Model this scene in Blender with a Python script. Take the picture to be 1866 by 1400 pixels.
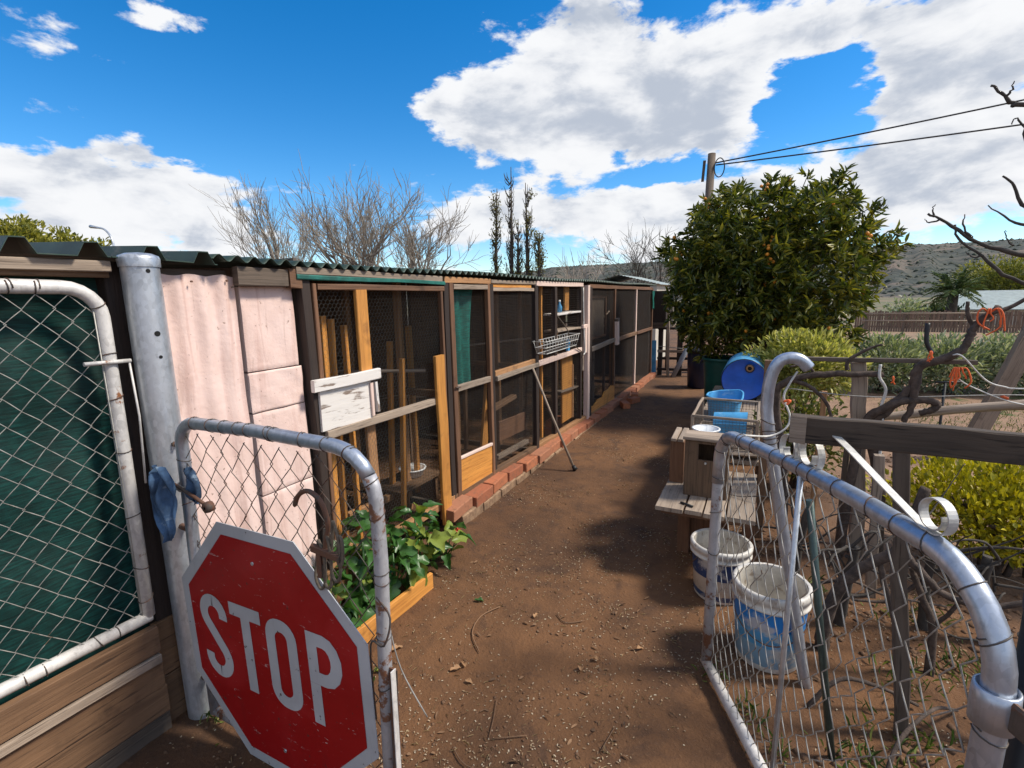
import bpy, math, random
import numpy as np
from mathutils import Vector, Matrix
random.seed(7); rng = np.random.default_rng(7)
for o in list(bpy.data.objects): bpy.data.objects.remove(o)
SC = bpy.context.scene
COL = SC.collection
rad = math.radians

# ------------------------------------------------------------------ camera
up_c = Vector((-97, 5050, -896)).normalized()          # world up seen in camera axes (right, up, forward)
fy_c = Vector((461, 168, 896)); fy_c = (fy_c - up_c*fy_c.dot(up_c)).normalized()   # world +Y (the path)
fx_c = fy_c.cross(up_c)
if fx_c.x < 0: fx_c = -fx_c
rows = (fx_c, fy_c, up_c)
right = Vector([r.x for r in rows]); up = Vector([r.y for r in rows]); fwd = Vector([r.z for r in rows])
cam = bpy.data.cameras.new('camera'); cam_o = bpy.data.objects.new('camera', cam); COL.objects.link(cam_o)
cam.sensor_width = 36; cam.lens = 36*896/1866; cam.clip_start = .02; cam.clip_end = 4000
cm = Matrix.Identity(4)
for i in range(3):
    cm[i][0] = right[i]; cm[i][1] = up[i]; cm[i][2] = -fwd[i]
cm[0][3], cm[1][3], cm[2][3] = 0, 0, 1.6
cam_o.matrix_world = cm
SC.camera = cam_o

# ------------------------------------------------------------------ world, sun, exposure
SUN_AZ, SUN_EL = 67.0, 49.0
EXPOSURE = 0.0
SKY_K = 0.11
SC.view_settings.view_transform = 'Standard'; SC.view_settings.look = 'None'
SC.view_settings.exposure = EXPOSURE; SC.view_settings.gamma = 1
world = bpy.data.worlds.new('World'); SC.world = world; world.use_nodes = True
nt = world.node_tree; nt.nodes.clear()

class NG:
    def __init__(s, nt): s.nt = nt
    def n(s, t, **kw):
        nd = s.nt.nodes.new(t)
        for k, v in kw.items():
            if k.startswith('i_'): nd.inputs[k[2:].replace('__', ' ')].default_value = v
            else: setattr(nd, k, v)
        return nd
    def l(s, a, b): s.nt.links.new(a, b)
    def put(s, sock, v):
        if hasattr(v, 'is_output'): s.l(v, sock)
        elif v is not None: sock.default_value = v
    def m(s, op, a, b=None, c=None, clamp=False):
        nd = s.nt.nodes.new('ShaderNodeMath'); nd.operation = op; nd.use_clamp = clamp
        for i, v in enumerate((a, b, c)): s.put(nd.inputs[i], v)
        return nd.outputs[0]
    def vm(s, op, a, b=None, out=0):
        nd = s.nt.nodes.new('ShaderNodeVectorMath'); nd.operation = op
        for i, v in enumerate((a, b)):
            if v is not None: s.put(nd.inputs[i], v)
        return nd.outputs[out]
    def noise(s, vec, scale=5, detail=6, rough=.55, dist=0, out='Fac'):
        nd = s.nt.nodes.new('ShaderNodeTexNoise'); nd.inputs['Scale'].default_value = scale
        nd.inputs['Detail'].default_value = detail; nd.inputs['Roughness'].default_value = rough
        nd.inputs['Distortion'].default_value = dist
        if vec is not None: s.l(vec, nd.inputs['Vector'])
        return nd.outputs[out]
    def ss(s, v, lo, hi, a=0., b=1.):
        nd = s.nt.nodes.new('ShaderNodeMapRange'); nd.interpolation_type = 'SMOOTHSTEP'
        s.put(nd.inputs[0], v)
        for i, x in enumerate((lo, hi, a, b)): nd.inputs[i+1].default_value = x
        return nd.outputs[0]
    def mix(s, f, a, b, bt='MIX'):
        nd = s.nt.nodes.new('ShaderNodeMix'); nd.data_type = 'RGBA'; nd.blend_type = bt
        s.put(nd.inputs[0], f)
        for i, v in ((6, a), (7, b)):
            if isinstance(v, (tuple, list)) and len(v) == 3: v = (*v, 1)
            s.put(nd.inputs[i], v)
        return nd.outputs[2]
    def ramp(s, f, stops):
        nd = s.nt.nodes.new('ShaderNodeValToRGB'); e = nd.color_ramp.elements
        while len(e) < len(stops): e.new(.5)
        for el, (p, c) in zip(e, stops): el.position = p; el.color = (*c, 1)
        s.l(f, nd.inputs[0]); return nd.outputs[0]

g = NG(nt)
sky = g.n('ShaderNodeTexSky', sky_type='NISHITA', sun_disc=False)
sky.sun_elevation = rad(SUN_EL); sky.sun_rotation = rad(SUN_AZ); sky.altitude = 900
sky.air_density = 1.0; sky.dust_density = .25; sky.ozone_density = 2.5
tc = g.n('ShaderNodeTexCoord'); D = tc.outputs['Generated']
sp = g.n('ShaderNodeSeparateXYZ'); g.l(D, sp.inputs[0])
azn = g.m('MULTIPLY', g.m('ARCTAN2', sp.outputs[0], sp.outputs[1]), 180/math.pi)
eln = g.m('MULTIPLY', g.m('ARCSINE', sp.outputs[2]), 180/math.pi)
cb = g.n('ShaderNodeCombineXYZ'); g.l(azn, cb.inputs[0]); g.l(eln, cb.inputs[1])
st = g.vm('MULTIPLY', D, (1, 1, 2.2))
wob = g.noise(st, 9, 5, .6, 0, 'Color')
wv = g.vm('MULTIPLY', g.vm('SUBTRACT', wob, (.5, .5, .5)), (9, 5, 0))
P = g.vm('ADD', cb.outputs[0], wv)
# the cloud banks that stand in this sky: azimuth, elevation, half width, half height (degrees), density
CLOUDS = [(-22.5, 19.5, 13.3, 4.6, 1), (-17.9, 25.1, 6.2, 3.0, .9), (-10.5, 16.4, 10.3, 3.2, .9), (-31.4, 18.9, 5.9, 2.9, .7), (-4.4, 20.1, 6.0, 3.1, .8), (12.1, 17.9, 8.5, 4.6, 1), (2.8, 22.4, 4.8, 2.0, .8), (14.3, 9.9, 7.9, 3.4, 1), (6.9, 9.3, 6.7, 2.4, .8), (-17.2, 9.0, 13.4, 2.8, .8), (-31.7, 9.1, 5.4, 2.6, .6), (-6.9, 7.6, 6.5, 3.3, .7), (-67.0, 10.2, 8.2, 2.4, .9), (-58.3, 11.2, 4.8, 2.1, .7), (-68.2, 6.4, 7.7, 1.3, .6), (-58.3, 6.8, 5.4, 1.8, .6), (-43.7, 13.7, 3.3, 1.3, .35), (-58.6, 23.7, 3.9, 1.2, .6), (-63.0, 19.7, 2.3, .5, .45), (-67.3, 15.4, 2.2, .6, .35), (-55.6, 17.1, 1.4, .6, .4), (-50.6, 15.3, 1.5, .7, .4), (-44.1, 21.3, 12.1, 6.2, -.8), (-12.0, 12.0, 6.8, 1.3, -.55), (1.1, 15.9, 4.2, 3.0, -1.0), (15.9, 4.2, 2.5, .9, -.6), (-61.8, 16.0, 10.0, 2.1, -.5), (6.3, 15.8, 2.0, 1.6, -.6), (3.8, 19.3, 3.4, 1.6, -.8)]
acc = None
for a, e, ra, re, am in CLOUDS:
    q = g.vm('MULTIPLY', g.vm('SUBTRACT', P, (a, e, 0)), (1/(ra*1.05), 1/(re*1.05), 0))
    dd = g.vm('DOT_PRODUCT', q, q, out=1)
    ex = g.m('EXPONENT', g.m('MULTIPLY', dd, -1.0))
    acc = g.m('MULTIPLY_ADD', ex, am, acc if acc is not None else 0.0)
n1 = g.noise(st, 6.5, 9, .6, .25)
n2 = g.noise(g.vm('ADD', st, (.035, .02, .05)), 6.5, 6, .55, .25)
den = g.m('ADD', g.m('MULTIPLY', g.m('SUBTRACT', n1, .5), 1.75), g.m('MULTIPLY', acc, .95))
# broken cloud goes on beyond the frame, with unseen extra added to whiten ambient light
n4 = g.noise(g.vm('ADD', st, (3.1, 1.7, .4)), 21, 7, .6, .3)
den = g.m('ADD', den, g.m('MULTIPLY', g.m('SUBTRACT', n4, .5), .75))
band = g.m('MULTIPLY', g.ss(eln, 9.0, 2.0), .22)
den = g.m('ADD', den, band)
outer = g.m('MULTIPLY', g.ss(g.m('ABSOLUTE', g.m('ADD', azn, 27)), 48, 75), .34)  # cloud density added only out of view, for a whiter sky fill
den = g.m('ADD', den, outer)
cov = g.ss(den, .18, .46)
lit = g.m('SUBTRACT', n1, n2)
thick = g.m('ADD', g.m('MULTIPLY', den, .85), g.m('ADD', g.m('MULTIPLY', lit, -3.4), g.m('MULTIPLY', g.m('SUBTRACT', n4, .5), -.9)))
cloud = g.ramp(g.ss(thick, .2, 1.35), [(0, (8.6, 8.7, 8.9)), (.4, (7.5, 7.7, 8.1)), (1, (4.6, 5.1, 6.0))])
hs = g.n('ShaderNodeHueSaturation', i_Saturation=1.42, i_Value=1.68); g.l(sky.outputs[0], hs.inputs['Color'])
col = g.mix(cov, hs.outputs[0], cloud)
bg = g.n('ShaderNodeBackground', i_Strength=SKY_K); g.l(col, bg.inputs[0])
wo = g.n('ShaderNodeOutputWorld'); g.l(bg.outputs[0], wo.inputs[0])
sd = Vector((math.sin(rad(SUN_AZ))*math.cos(rad(SUN_EL)), math.cos(rad(SUN_AZ))*math.cos(rad(SUN_EL)), math.sin(rad(SUN_EL))))
sl = bpy.data.lights.new('sun', 'SUN'); sl.energy = 5.0; sl.angle = rad(10); sl.color = (1, .92, .79)
so = bpy.data.objects.new('sun', sl); COL.objects.link(so); so.rotation_euler = (-sd).to_track_quat('-Z', 'Y').to_euler()
so.location = (6, 3, 8)

# ------------------------------------------------------------------ materials
def newmat(name):
    m = bpy.data.materials.new(name); m.use_nodes = True
    t = m.node_tree; b = t.nodes['Principled BSDF']
    return m, NG(t), b
def coords(g, kind='Object'):
    return g.n('ShaderNodeTexCoord').outputs[kind]
def bump(g, b, h, strength=.4, dist=.01):
    nd = g.n('ShaderNodeBump', i_Strength=strength, i_Distance=dist); g.l(h, nd.inputs['Height']); g.l(nd.outputs[0], b.inputs['Normal'])
def wood(name, c1, c2, dark, rough=.8, ring=55, crack=.5):
    m, g, b = newmat(name)
    uv = coords(g, 'UV')
    v = g.vm('MULTIPLY', uv, (2.2, ring, 1))
    n = g.noise(v, 1.0, 6, .62, .4)
    n2 = g.noise(g.vm('MULTIPLY', uv, (1.3, 6, 1)), 2.0, 4, .6, .6)
    n3 = g.noise(g.vm('MULTIPLY', uv, (5, ring*2.2, 1)), 1.0, 3, .6)
    oi = g.n('ShaderNodeObjectInfo')
    col = g.ramp(g.m('ADD', g.m('MULTIPLY', n, .65), g.m('MULTIPLY', n2, .35)), [(.3, c2), (.5, c1), (.72, tuple(min(1, x*1.25) for x in c1))])
    col = g.mix(g.ss(n3, .56, .7, 0, crack), col, dark)
    col = g.mix(g.ss(g.noise(coords(g), 7, 5, .6), .55, .75, 0, .55), col, dark)
    col = g.mix(1.0, col, g.ramp(oi.outputs['Random'], [(0, (.78, .78, .78)), (1, (1.12, 1.1, 1.08))]), 'MULTIPLY')
    g.l(col, b.inputs['Base Color']); b.inputs['Roughness'].default_value = rough
    bump(g, b, g.m('ADD', n3, n), .5, .004)
    return m
def paintwood(name, paint, under, cover=.5, rough=.6):
    m, g, b = newmat(name)
    uv = coords(g, 'UV')
    n = g.noise(g.vm('MULTIPLY', uv, (5, 42, 1)), 1.0, 6, .65, .5)
    n2 = g.noise(g.vm('MULTIPLY', uv, (3, 9, 1)), 2.0, 5, .6, .5)
    col = g.mix(g.ss(g.m('ADD', g.m('MULTIPLY', n, .6), g.m('MULTIPLY', n2, .4)), cover, cover+.07), paint, under)
    col = g.mix(g.ss(n2, .5, .75, 0, .35), col, tuple(.5*x for x in paint))
    g.l(col, b.inputs['Base Color']); b.inputs['Roughness'].default_value = rough
    bump(g, b, n, .5, .004)
    return m
def metal(name, base, rust_at=.66, rough=.42, metallic=.55, rust=(.16, .06, .025), paint=False):
    m, g, b = newmat(name)
    o = coords(g)
    n = g.noise(o, 26, 6, .65, .3); n2 = g.noise(o, 5, 4, .6, .3); n3 = g.noise(o, 90, 3, .6)
    r = g.ss(g.m('ADD', g.m('MULTIPLY', n, .55), g.m('MULTIPLY', n2, .45)), rust_at, rust_at+.05)
    col = g.mix(g.ss(n2, .35, .7), base, tuple(x*.68 for x in base))
    col = g.mix(g.ss(n3, .55, .75, 0, .3), col, tuple(x*.5 for x in base))
    vo = g.n('ShaderNodeTexVoronoi', i_Scale=85.0); g.l(g.vm('MULTIPLY', o, (1, 1, .6)), vo.inputs['Vector'])
    sv = g.n('ShaderNodeSeparateColor'); g.l(vo.outputs['Color'], sv.inputs[0])
    col = g.mix(g.m('MULTIPLY', sv.outputs[0], .35), col, tuple(min(1, x*1.45) for x in base))
    stn = g.noise(g.vm('MULTIPLY', o, (30, 30, 2.2)), 1.0, 5, .65, .2)
    col = g.mix(g.ss(stn, .5, .72, 0, .45), col, tuple(x*.45 for x in base))
    col = g.mix(r, col, rust)
    g.l(col, b.inputs['Base Color'])
    g.l(g.m('MULTIPLY', g.m('SUBTRACT', 1.0, r), metallic), b.inputs['Metallic'])
    g.l(g.m('MULTIPLY_ADD', n, .3, rough-.15), b.inputs['Roughness'])
    bump(g, b, g.m('ADD', n, g.m('MULTIPLY', r, .4)), .25, .003)
    return m
def plain(name, c, rough=.6, metallic=0, var=.25, scale=8, bumps=.15, dirt=None, dirt_at=.6):
    m, g, b = newmat(name)
    o = coords(g); n = g.noise(o, scale, 6, .6, .2)
    col = g.mix(g.ss(n, .3, .7), tuple(x*(1-var) for x in c), tuple(min(1, x*(1+var*.5)) for x in c))
    if dirt: col = g.mix(g.ss(g.noise(o, scale*1.7, 7, .68, .4), dirt_at, dirt_at+.12, 0, .8), col, dirt)
    g.l(col, b.inputs['Base Color']); b.inputs['Roughness'].default_value = rough; b.inputs['Metallic'].default_value = metallic
    if bumps: bump(g, b, g.noise(o, scale*6, 5, .6), bumps, .004)
    return m
def leafmat(name, cols, rough=.45, trans=.25):
    m, g, b = newmat(name)
    geo = g.n('ShaderNodeNewGeometry')
    n = len(cols)
    col = g.ramp(geo.outputs['Random Per Island'], [(i/max(1, n-1), c) for i, c in enumerate(cols)])
    col = g.mix(g.ss(g.noise(coords(g), 30, 3, .6), .4, .7, 0, .3), col, tuple(x*.55 for x in cols[0]))
    g.l(col, b.inputs['Base Color']); b.inputs['Roughness'].default_value = rough
    tr = g.n('ShaderNodeBsdfTranslucent'); g.l(g.mix(1.0, col, (1.0, 1.0, .45), 'MULTIPLY'), tr.inputs[0])
    mx = g.n('ShaderNodeMixShader', i_Fac=trans); g.l(b.outputs[0], mx.inputs[1]); g.l(tr.outputs[0], mx.inputs[2])
    g.l(mx.outputs[0], m.node_tree.nodes['Material Output'].inputs[0])
    return m

M = {}
M['pine'] = wood('orange_pine', (.56, .25, .055), (.38, .145, .03), (.13, .05, .018), .6)
M['pine_dull'] = wood('dull_pine', (.36, .19, .085), (.22, .11, .05), (.07, .035, .02), .72)
M['brown'] = wood('brown_wood', (.17, .085, .045), (.09, .042, .024), (.03, .016, .01), .75)
M['dark'] = wood('dark_creosote', (.035, .022, .017), (.018, .012, .01), (.008, .006, .005), .75)
M['grey'] = wood('weathered_wood', (.33, .26, .20), (.20, .145, .105), (.06, .042, .03), .85, 60, .7)
M['greydark'] = wood('dark_weathered', (.115, .088, .068), (.065, .048, .037), (.02, .014, .011), .85, 45, .7)
M['beam'] = wood('old_beam', (.075, .055, .041), (.036, .026, .019), (.007, .005, .004), .9, 38, .95)
M['boxwood'] = wood('box_wood', (.155, .095, .055), (.085, .05, .03), (.025, .015, .01), .85, 45, .7)
M['plank'] = wood('plank_wood', (.17, .095, .05), (.095, .05, .027), (.028, .015, .009), .8, 40, .8)
M['white'] = paintwood('flaking_white', (.70, .66, .62), (.22, .16, .125), .535)
M['pinkpaint'] = paintwood('flaking_pinkish', (.74, .56, .48), (.28, .15, .10), .62)
M['teal'] = plain('teal_paint', (.012, .13, .105), .6, 0, .4, 12, .2, (.004, .02, .02))
M['galv'] = metal('galvanised', (.54, .57, .61), .74, .42, .7)
M['pipe'] = metal('galvanised_pipe', (.44, .48, .55), .70, .38, .7, (.13, .07, .045))
M['pipew'] = metal('white_pipe', (.60, .58, .56), .60, .5, .1, (.22, .085, .03))
M['piper'] = metal('rusty_pipe', (.40, .40, .42), .53, .55, .3, (.17, .075, .04))
M['wire'] = metal('wire', (.40, .385, .355), .58, .55, .4, (.12, .07, .04))
M['wirer'] = metal('rusty_wire', (.10, .085, .075), .5, .65, .4, (.09, .045, .03))
M['wired'] = metal('net_wire', (.24, .24, .23), .66, .5, .5)
M['wiref'] = metal('rusted_net_wire', (.055, .045, .04), .5, .75, .2, (.05, .03, .02))
M['iron'] = metal('rusty_iron', (.11, .085, .07), .45, .7, .4, (.13, .06, .035))
M['strip'] = metal('white_strip', (.55, .54, .51), .72, .5, .2)
M['roof'] = plain('dark_green_roof', (.028, .055, .042), .55, .15, .4, 5, .15, (.10, .10, .085), .58)
M['roofp'] = plain('pale_green_roof', (.30, .345, .325), .55, .1, .2, 3, .05)
M['black'] = plain('black_plastic', (.012, .012, .013), .5, 0, .3)
M['blue'] = plain('blue_plastic', (.012, .10, .52), .38, 0, .25, 5, .05, (.10, .22, .5), .62)
M['bluef'] = plain('sun_faded_blue', (.07, .33, .62), .55, 0, .3, 6, .05, (.3, .5, .68), .55)
M['green_pl'] = plain('green_plastic', (.008, .085, .07), .45, 0, .3, 4, .05)
M['navy'] = plain('dark_blue_plastic', (.008, .016, .05), .4, 0, .3)
M['enamel'] = plain('white_enamel', (.74, .76, .78), .25, 0, .1, 10, 0, (.3, .28, .25), .66)
M['greypipe'] = plain('grey_plastic_pipe', (.28, .31, .36), .5, 0, .2)
M['orange'] = plain('orange_twine', (.75, .13, .03), .7, 0, .3)
M['cord'] = plain('pale_cord', (.62, .60, .56), .7, 0, .3, 30)
M['cable'] = plain('black_cable', (.02, .02, .022), .6, 0, .1)
M['rag'] = plain('blue_rag', (.055, .115, .22), .9, 0, .7, 9, .5, (.25, .33, .42), .56)
M['rope'] = plain('old_rope', (.14, .11, .08), .9, 0, .4, 60, .5)
M['bark'] = plain('vine_bark', (.085, .06, .047), .92, 0, .5, 30, .9)
M['barkg'] = plain('grey_bark', (.33, .29, .24), .9, 0, .35, 6, .5)
M['barkd'] = plain('dark_bark', (.06, .05, .042), .9, 0, .35, 9, .6)
M['lath'] = wood('lath_wood', (.17, .115, .085), (.09, .06, .045), (.03, .02, .015), .85, 20)
M['cream'] = plain('cream_wall', (.55, .50, .42), .8, 0, .15, 2, .1)
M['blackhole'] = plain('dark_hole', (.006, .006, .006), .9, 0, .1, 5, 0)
M['clay'] = plain('clay_red', (.6, .02, .01), .5, 0, .2)
# pink plaster paint
m, g, b = newmat('pink_paint'); o = coords(g)
n = g.noise(o, 3.5, 6, .6, .3); n2 = g.noise(o, 38, 5, .65)
c = g.mix(g.ss(n, .35, .7), (.77, .585, .53), (.69, .50, .44))
c = g.mix(g.ss(g.noise(o, 9, 6, .66, .3), .58, .72, 0, .5), c, (.57, .375, .315))
c = g.mix(g.ss(g.noise(g.vm('MULTIPLY', o, (14, 14, 2)), 1.6, 5, .65, .6), .60, .72, 0, .45), c, (.36, .22, .17))
c = g.mix(g.ss(g.noise(g.vm('MULTIPLY', o, (5, 16, .9)), 1.3, 5, .6, .5), .5, .68, 0, .5), c, (.52, .32, .27))
c = g.mix(g.ss(g.noise(o, 55, 4, .55), .66, .72, 0, .8), c, (.28, .18, .14))
sz_ = g.n('ShaderNodeSeparateXYZ'); g.l(o, sz_.inputs[0])
c = g.mix(g.m('MULTIPLY', g.ss(sz_.outputs[2], .45, .05), g.ss(n2, .35, .6)), c, (.30, .17, .11))
g.l(c, b.inputs['Base Color']); b.inputs['Roughness'].default_value = .75; bump(g, b, g.m('ADD', n2, n), .45, .006); M['pink'] = m
# brick
m, g, b = newmat('red_brick'); o = coords(g); oi = g.n('ShaderNodeObjectInfo')
n = g.noise(g.vm('ADD', o, oi.outputs['Location']), 22, 6, .65, .2)
c = g.ramp(oi.outputs['Random'], [(0, (.30, .10, .05)), (.5, (.40, .14, .065)), (1, (.34, .15, .085))])
c = g.mix(g.ss(n, .48, .7, 0, .7), c, (.17, .085, .05)); c = g.mix(g.ss(n, .34, .22, 0, .5), c, (.45, .24, .15))
g.l(c, b.inputs['Base Color']); b.inputs['Roughness'].default_value = .9; bump(g, b, n, .7, .006); M['brick'] = m
# shade cloth: woven, partly open
def cloth(name, c, open_=.12):
    m, g, b = newmat(name); uv = coords(g, 'UV')
    n = g.noise(g.vm('MULTIPLY', uv, (9, 120, 1)), 1.5, 4, .6, .2); n2 = g.noise(g.vm('MULTIPLY', uv, (6, 3, 1)), 2, 5, .6, .4)
    col = g.mix(g.ss(n, .3, .7), tuple(x*.45 for x in c), tuple(x*1.5 for x in c))
    col = g.mix(g.ss(n2, .35, .7, 0, .6), col, tuple(x*.4 for x in c))
    g.l(col, b.inputs['Base Color']); b.inputs['Roughness'].default_value = .7
    bump(g, b, n, .5, .003)
    tr = g.n('ShaderNodeBsdfTranslucent'); g.l(col, tr.inputs[0])
    mx = g.n('ShaderNodeMixShader', i_Fac=.3); g.l(b.outputs[0], mx.inputs[1]); g.l(tr.outputs[0], mx.inputs[2])
    g.l(mx.outputs[0], m.node_tree.nodes['Material Output'].inputs[0]); return m
M['shade'] = cloth('green_shade_cloth', (.003, .050, .043)); M['shade2'] = cloth('bright_shade_cloth', (.010, .20, .16))
# sign sheeting
def sign(name, c):
    m, g, b = newmat(name); o = coords(g)
    n = g.noise(o, 6, 6, .6, .3); sc = g.noise(g.vm('MULTIPLY', o, (9, 9, 30)), 2.5, 6, .7, .8)
    col = g.mix(g.ss(n, .35, .7, 0, .35), c, tuple(x*.72 for x in c))
    col = g.mix(g.ss(sc, .64, .665, 0, .8), col, (.5, .47, .45))
    col = g.mix(g.ss(g.noise(o, 38, 4, .6), .655, .69, 0, .9), col, (.06, .035, .03))
    col = g.mix(g.ss(g.noise(g.vm('MULTIPLY', o, (5, 5, 1.2)), 3, 6, .65), .55, .75, 0, .35), col, tuple(x*.5+.01 for x in c))
    col = g.mix(g.ss(g.noise(g.vm('MULTIPLY', o, (2.2, 2.2, 3.4)), 1.3, 3, .5, .6), .45, .7, 0, .5), col, tuple(min(1, x*1.25+.018) for x in c))
    g.l(col, b.inputs['Base Color']); b.inputs['Roughness'].default_value = .5; b.inputs['Specular IOR Level'].default_value = .3; return m
M['signred'] = sign('sign_red', (.32, .003, .005)); M['signwhite'] = sign('sign_white', (.43, .44, .46))
# bucket plastics with printed bands
def bucketmat(name, bands):
    m, g, b = newmat(name); o = coords(g); s = g.n('ShaderNodeSeparateXYZ'); g.l(o, s.inputs[0])
    n = g.noise(o, 9, 6, .65, .5)
    z = g.m('ADD', s.outputs[2], g.m('MULTIPLY', g.m('SUBTRACT', n, .5), .012))
    nd = g.n('ShaderNodeValToRGB'); nd.color_ramp.interpolation = 'CONSTANT'; e = nd.color_ramp.elements
    while len(e) < len(bands): e.new(.5)
    for el, (p, c) in zip(e, bands): el.position = p; el.color = (*c, 1)
    g.l(g.m('MULTIPLY', z, 2.5), nd.inputs[0])
    col = g.mix(g.ss(n, .54, .64, 0, .75), nd.outputs[0], (.55, .50, .44))
    col = g.mix(g.ss(g.noise(o, 20, 6, .7), .55, .75, 0, .6), col, (.20, .14, .10))
    g.l(col, b.inputs['Base Color']); b.inputs['Roughness'].default_value = .5; return m
WH = (.62, .59, .54)
M['bucketA'] = bucketmat('bucket_blue_print', [(0, WH), (.07, (.20, .33, .45)), (.30, (.07, .27, .50)), (.50, (.008, .17, .50)), (.80, WH)])
M['bucketB'] = bucketmat('bucket_navy_print', [(0, WH), (.05, (.03, .07, .18)), (.12, (.48, .40, .32)), (.34, (.02, .045, .13)), (.58, WH)])
# soil
m, g, b = newmat('soil'); o = coords(g); s = g.n('ShaderNodeSeparateXYZ'); g.l(o, s.inputs[0])
big = g.noise(o, .9, 5, .6, .3); mid = g.noise(o, 7, 7, .65, .3); fine = g.noise(o, 70, 6, .7)
path = g.mix(g.ss(big, .35, .68), (.155, .071, .028), (.080, .037, .016))
path = g.mix(g.ss(mid, .45, .68, 0, .7), path, (.055, .027, .014))
trk = g.m('MULTIPLY', g.ss(g.m('ABSOLUTE', g.m('ADD', s.outputs[0], g.m('MULTIPLY', big, .5))), 1.6, .5), g.ss(big, .62, .4))
path = g.mix(g.m('MULTIPLY', trk, .55), path, (.18, .084, .034))
path = g.mix(g.ss(g.noise(o, 2.6, 6, .68, .5), .54, .66, 0, .75), path, (.062, .031, .017))
path = g.mix(g.ss(fine, .55, .75, 0, .5), path, (.24, .135, .072))
gard = g.mix(g.ss(mid, .4, .7), (.30, .185, .12), (.20, .118, .075))
gard = g.mix(g.ss(fine, .5, .75, 0, .5), gard, (.36, .235, .16))
tx = g.m('ADD', g.m('SUBTRACT', s.outputs[0], g.m('MULTIPLY', g.ss(s.outputs[1], 4, 2, 0, .1), 1.0)), g.m('MULTIPLY', g.m('SUBTRACT', mid, .5), .6))
soilc = g.mix(g.m('MULTIPLY', g.ss(tx, .25, .9), g.ss(s.outputs[1], 2.7, 3.9)), path, gard)
grs = g.m('MULTIPLY', g.ss(s.outputs[1], 6.0, 8.5), g.ss(s.outputs[0], 1.2, 2.2))
grs = g.m('MULTIPLY', grs, g.ss(g.noise(o, 2.2, 6, .7), .52, .62))
soilc = g.mix(grs, soilc, (.08, .11, .03))
far = g.ss(s.outputs[1], 30, 70)
soilc = g.mix(far, soilc, g.mix(g.ss(g.noise(o, .08, 6, .65), .4, .6), (.10, .11, .045), (.19, .14, .085)))
g.l(soilc, b.inputs['Base Color']); b.inputs['Roughness'].default_value = .95
bump(g, b, g.m('ADD', g.m('MULTIPLY', mid, 1.2), g.m('MULTIPLY', fine, .55)), .9, .018); M['soil'] = m
M['brickd'] = plain('dusty_brick', (.30, .19, .115), .95, 0, .4, 14, .6, (.17, .10, .06), .5)
M['clod'] = plain('soil_clod', (.15, .082, .045), .95, 0, .4, 40, .6)
# hills
m, g, b = newmat('hill_scrub'); o = coords(g)
n = g.noise(g.vm('MULTIPLY', o, (1, 1, 2)), .022, 7, .65, .4); n2 = g.noise(o, .11, 6, .72)
c = g.ramp(n, [(.36, (.050, .060, .045)), (.5, (.085, .080, .062)), (.6, (.165, .120, .088)), (.75, (.07, .075, .055))])
c = g.mix(g.ss(n2, .46, .58, 0, .85), c, (.012, .022, .017)); g.l(c, b.inputs['Base Color']); b.inputs['Roughness'].default_value = 1; M['hill'] = m
# foliage
M['lf_loquat'] = leafmat('loquat_leaves', [(.028, .052, .012), (.075, .105, .018), (.17, .19, .028), (.38, .34, .05)], .33, .36)
M['lf_yellow'] = leafmat('golden_leaves', [(.14, .15, .012), (.38, .35, .015), (.60, .51, .02), (.66, .56, .03)], .5, .3)
M['lf_pale'] = leafmat('pale_variegated', [(.15, .19, .05), (.38, .40, .10), (.60, .58, .18), (.72, .68, .30)], .5, .42)
M['lf_grey'] = leafmat('grey_green_leaves', [(.14, .19, .10), (.28, .34, .21), (.42, .47, .33), (.55, .58, .45)], .6, .35)
M['lf_broad'] = leafmat('broad_leaves', [(.025, .085, .02), (.045, .13, .028), (.08, .18, .035)], .38, .3)
M['lf_broady'] = leafmat('yellowing_broad_leaves', [(.20, .28, .05), (.30, .36, .07)], .42, .35)
M['lf_tree'] = leafmat('tree_leaves', [(.07, .095, .018), (.17, .18, .03), (.27, .26, .045)], .6, .25)
M['lf_olive'] = leafmat('olive_tree_leaves', [(.13, .15, .03), (.30, .29, .045), (.45, .40, .06)], .6, .35)
M['lf_scrub'] = leafmat('scrub', [(.03, .042, .026), (.05, .06, .036), (.085, .082, .055)], .9, .05)
M['lf_dark'] = leafmat('dark_tree_leaves', [(.015, .035, .014), (.03, .055, .02), (.06, .085, .03)], .6, .2)
M['lf_poplar'] = leafmat('poplar_leaves', [(.08, .09, .02), (.19, .18, .03), (.32, .27, .04)], .6, .25)
M['lf_palm'] = leafmat('palm_fronds', [(.05, .095, .03), (.10, .16, .06), (.19, .24, .10)], .55, .2)
M['lf_dry'] = leafmat('dry_leaf', [(.33, .17, .075), (.42, .25, .13)], .75, .15)
M['lf_litter'] = leafmat('leaf_litter', [(.10, .055, .03), (.22, .12, .06), (.33, .19, .10), (.06, .035, .022)], .85, .1)
M['lf_purple'] = leafmat('dark_leaf', [(.06, .025, .03), (.08, .03, .035)], .6, .1)
M['grass'] = leafmat('grass_blades', [(.05, .10, .02), (.11, .17, .03), (.22, .24, .06)], .6, .3)
M['straw'] = leafmat('straw', [(.30, .21, .10), (.45, .34, .18), (.20, .13, .07)], .8, .15)
M['seed'] = leafmat('seed_husks', [(.42, .32, .20), (.30, .19, .10), (.56, .47, .34), (.22, .13, .07)], .7, .1)
M['fruit'] = plain('orange_fruit', (.72, .27, .02), .45, 0, .3, 20, .05)
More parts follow.
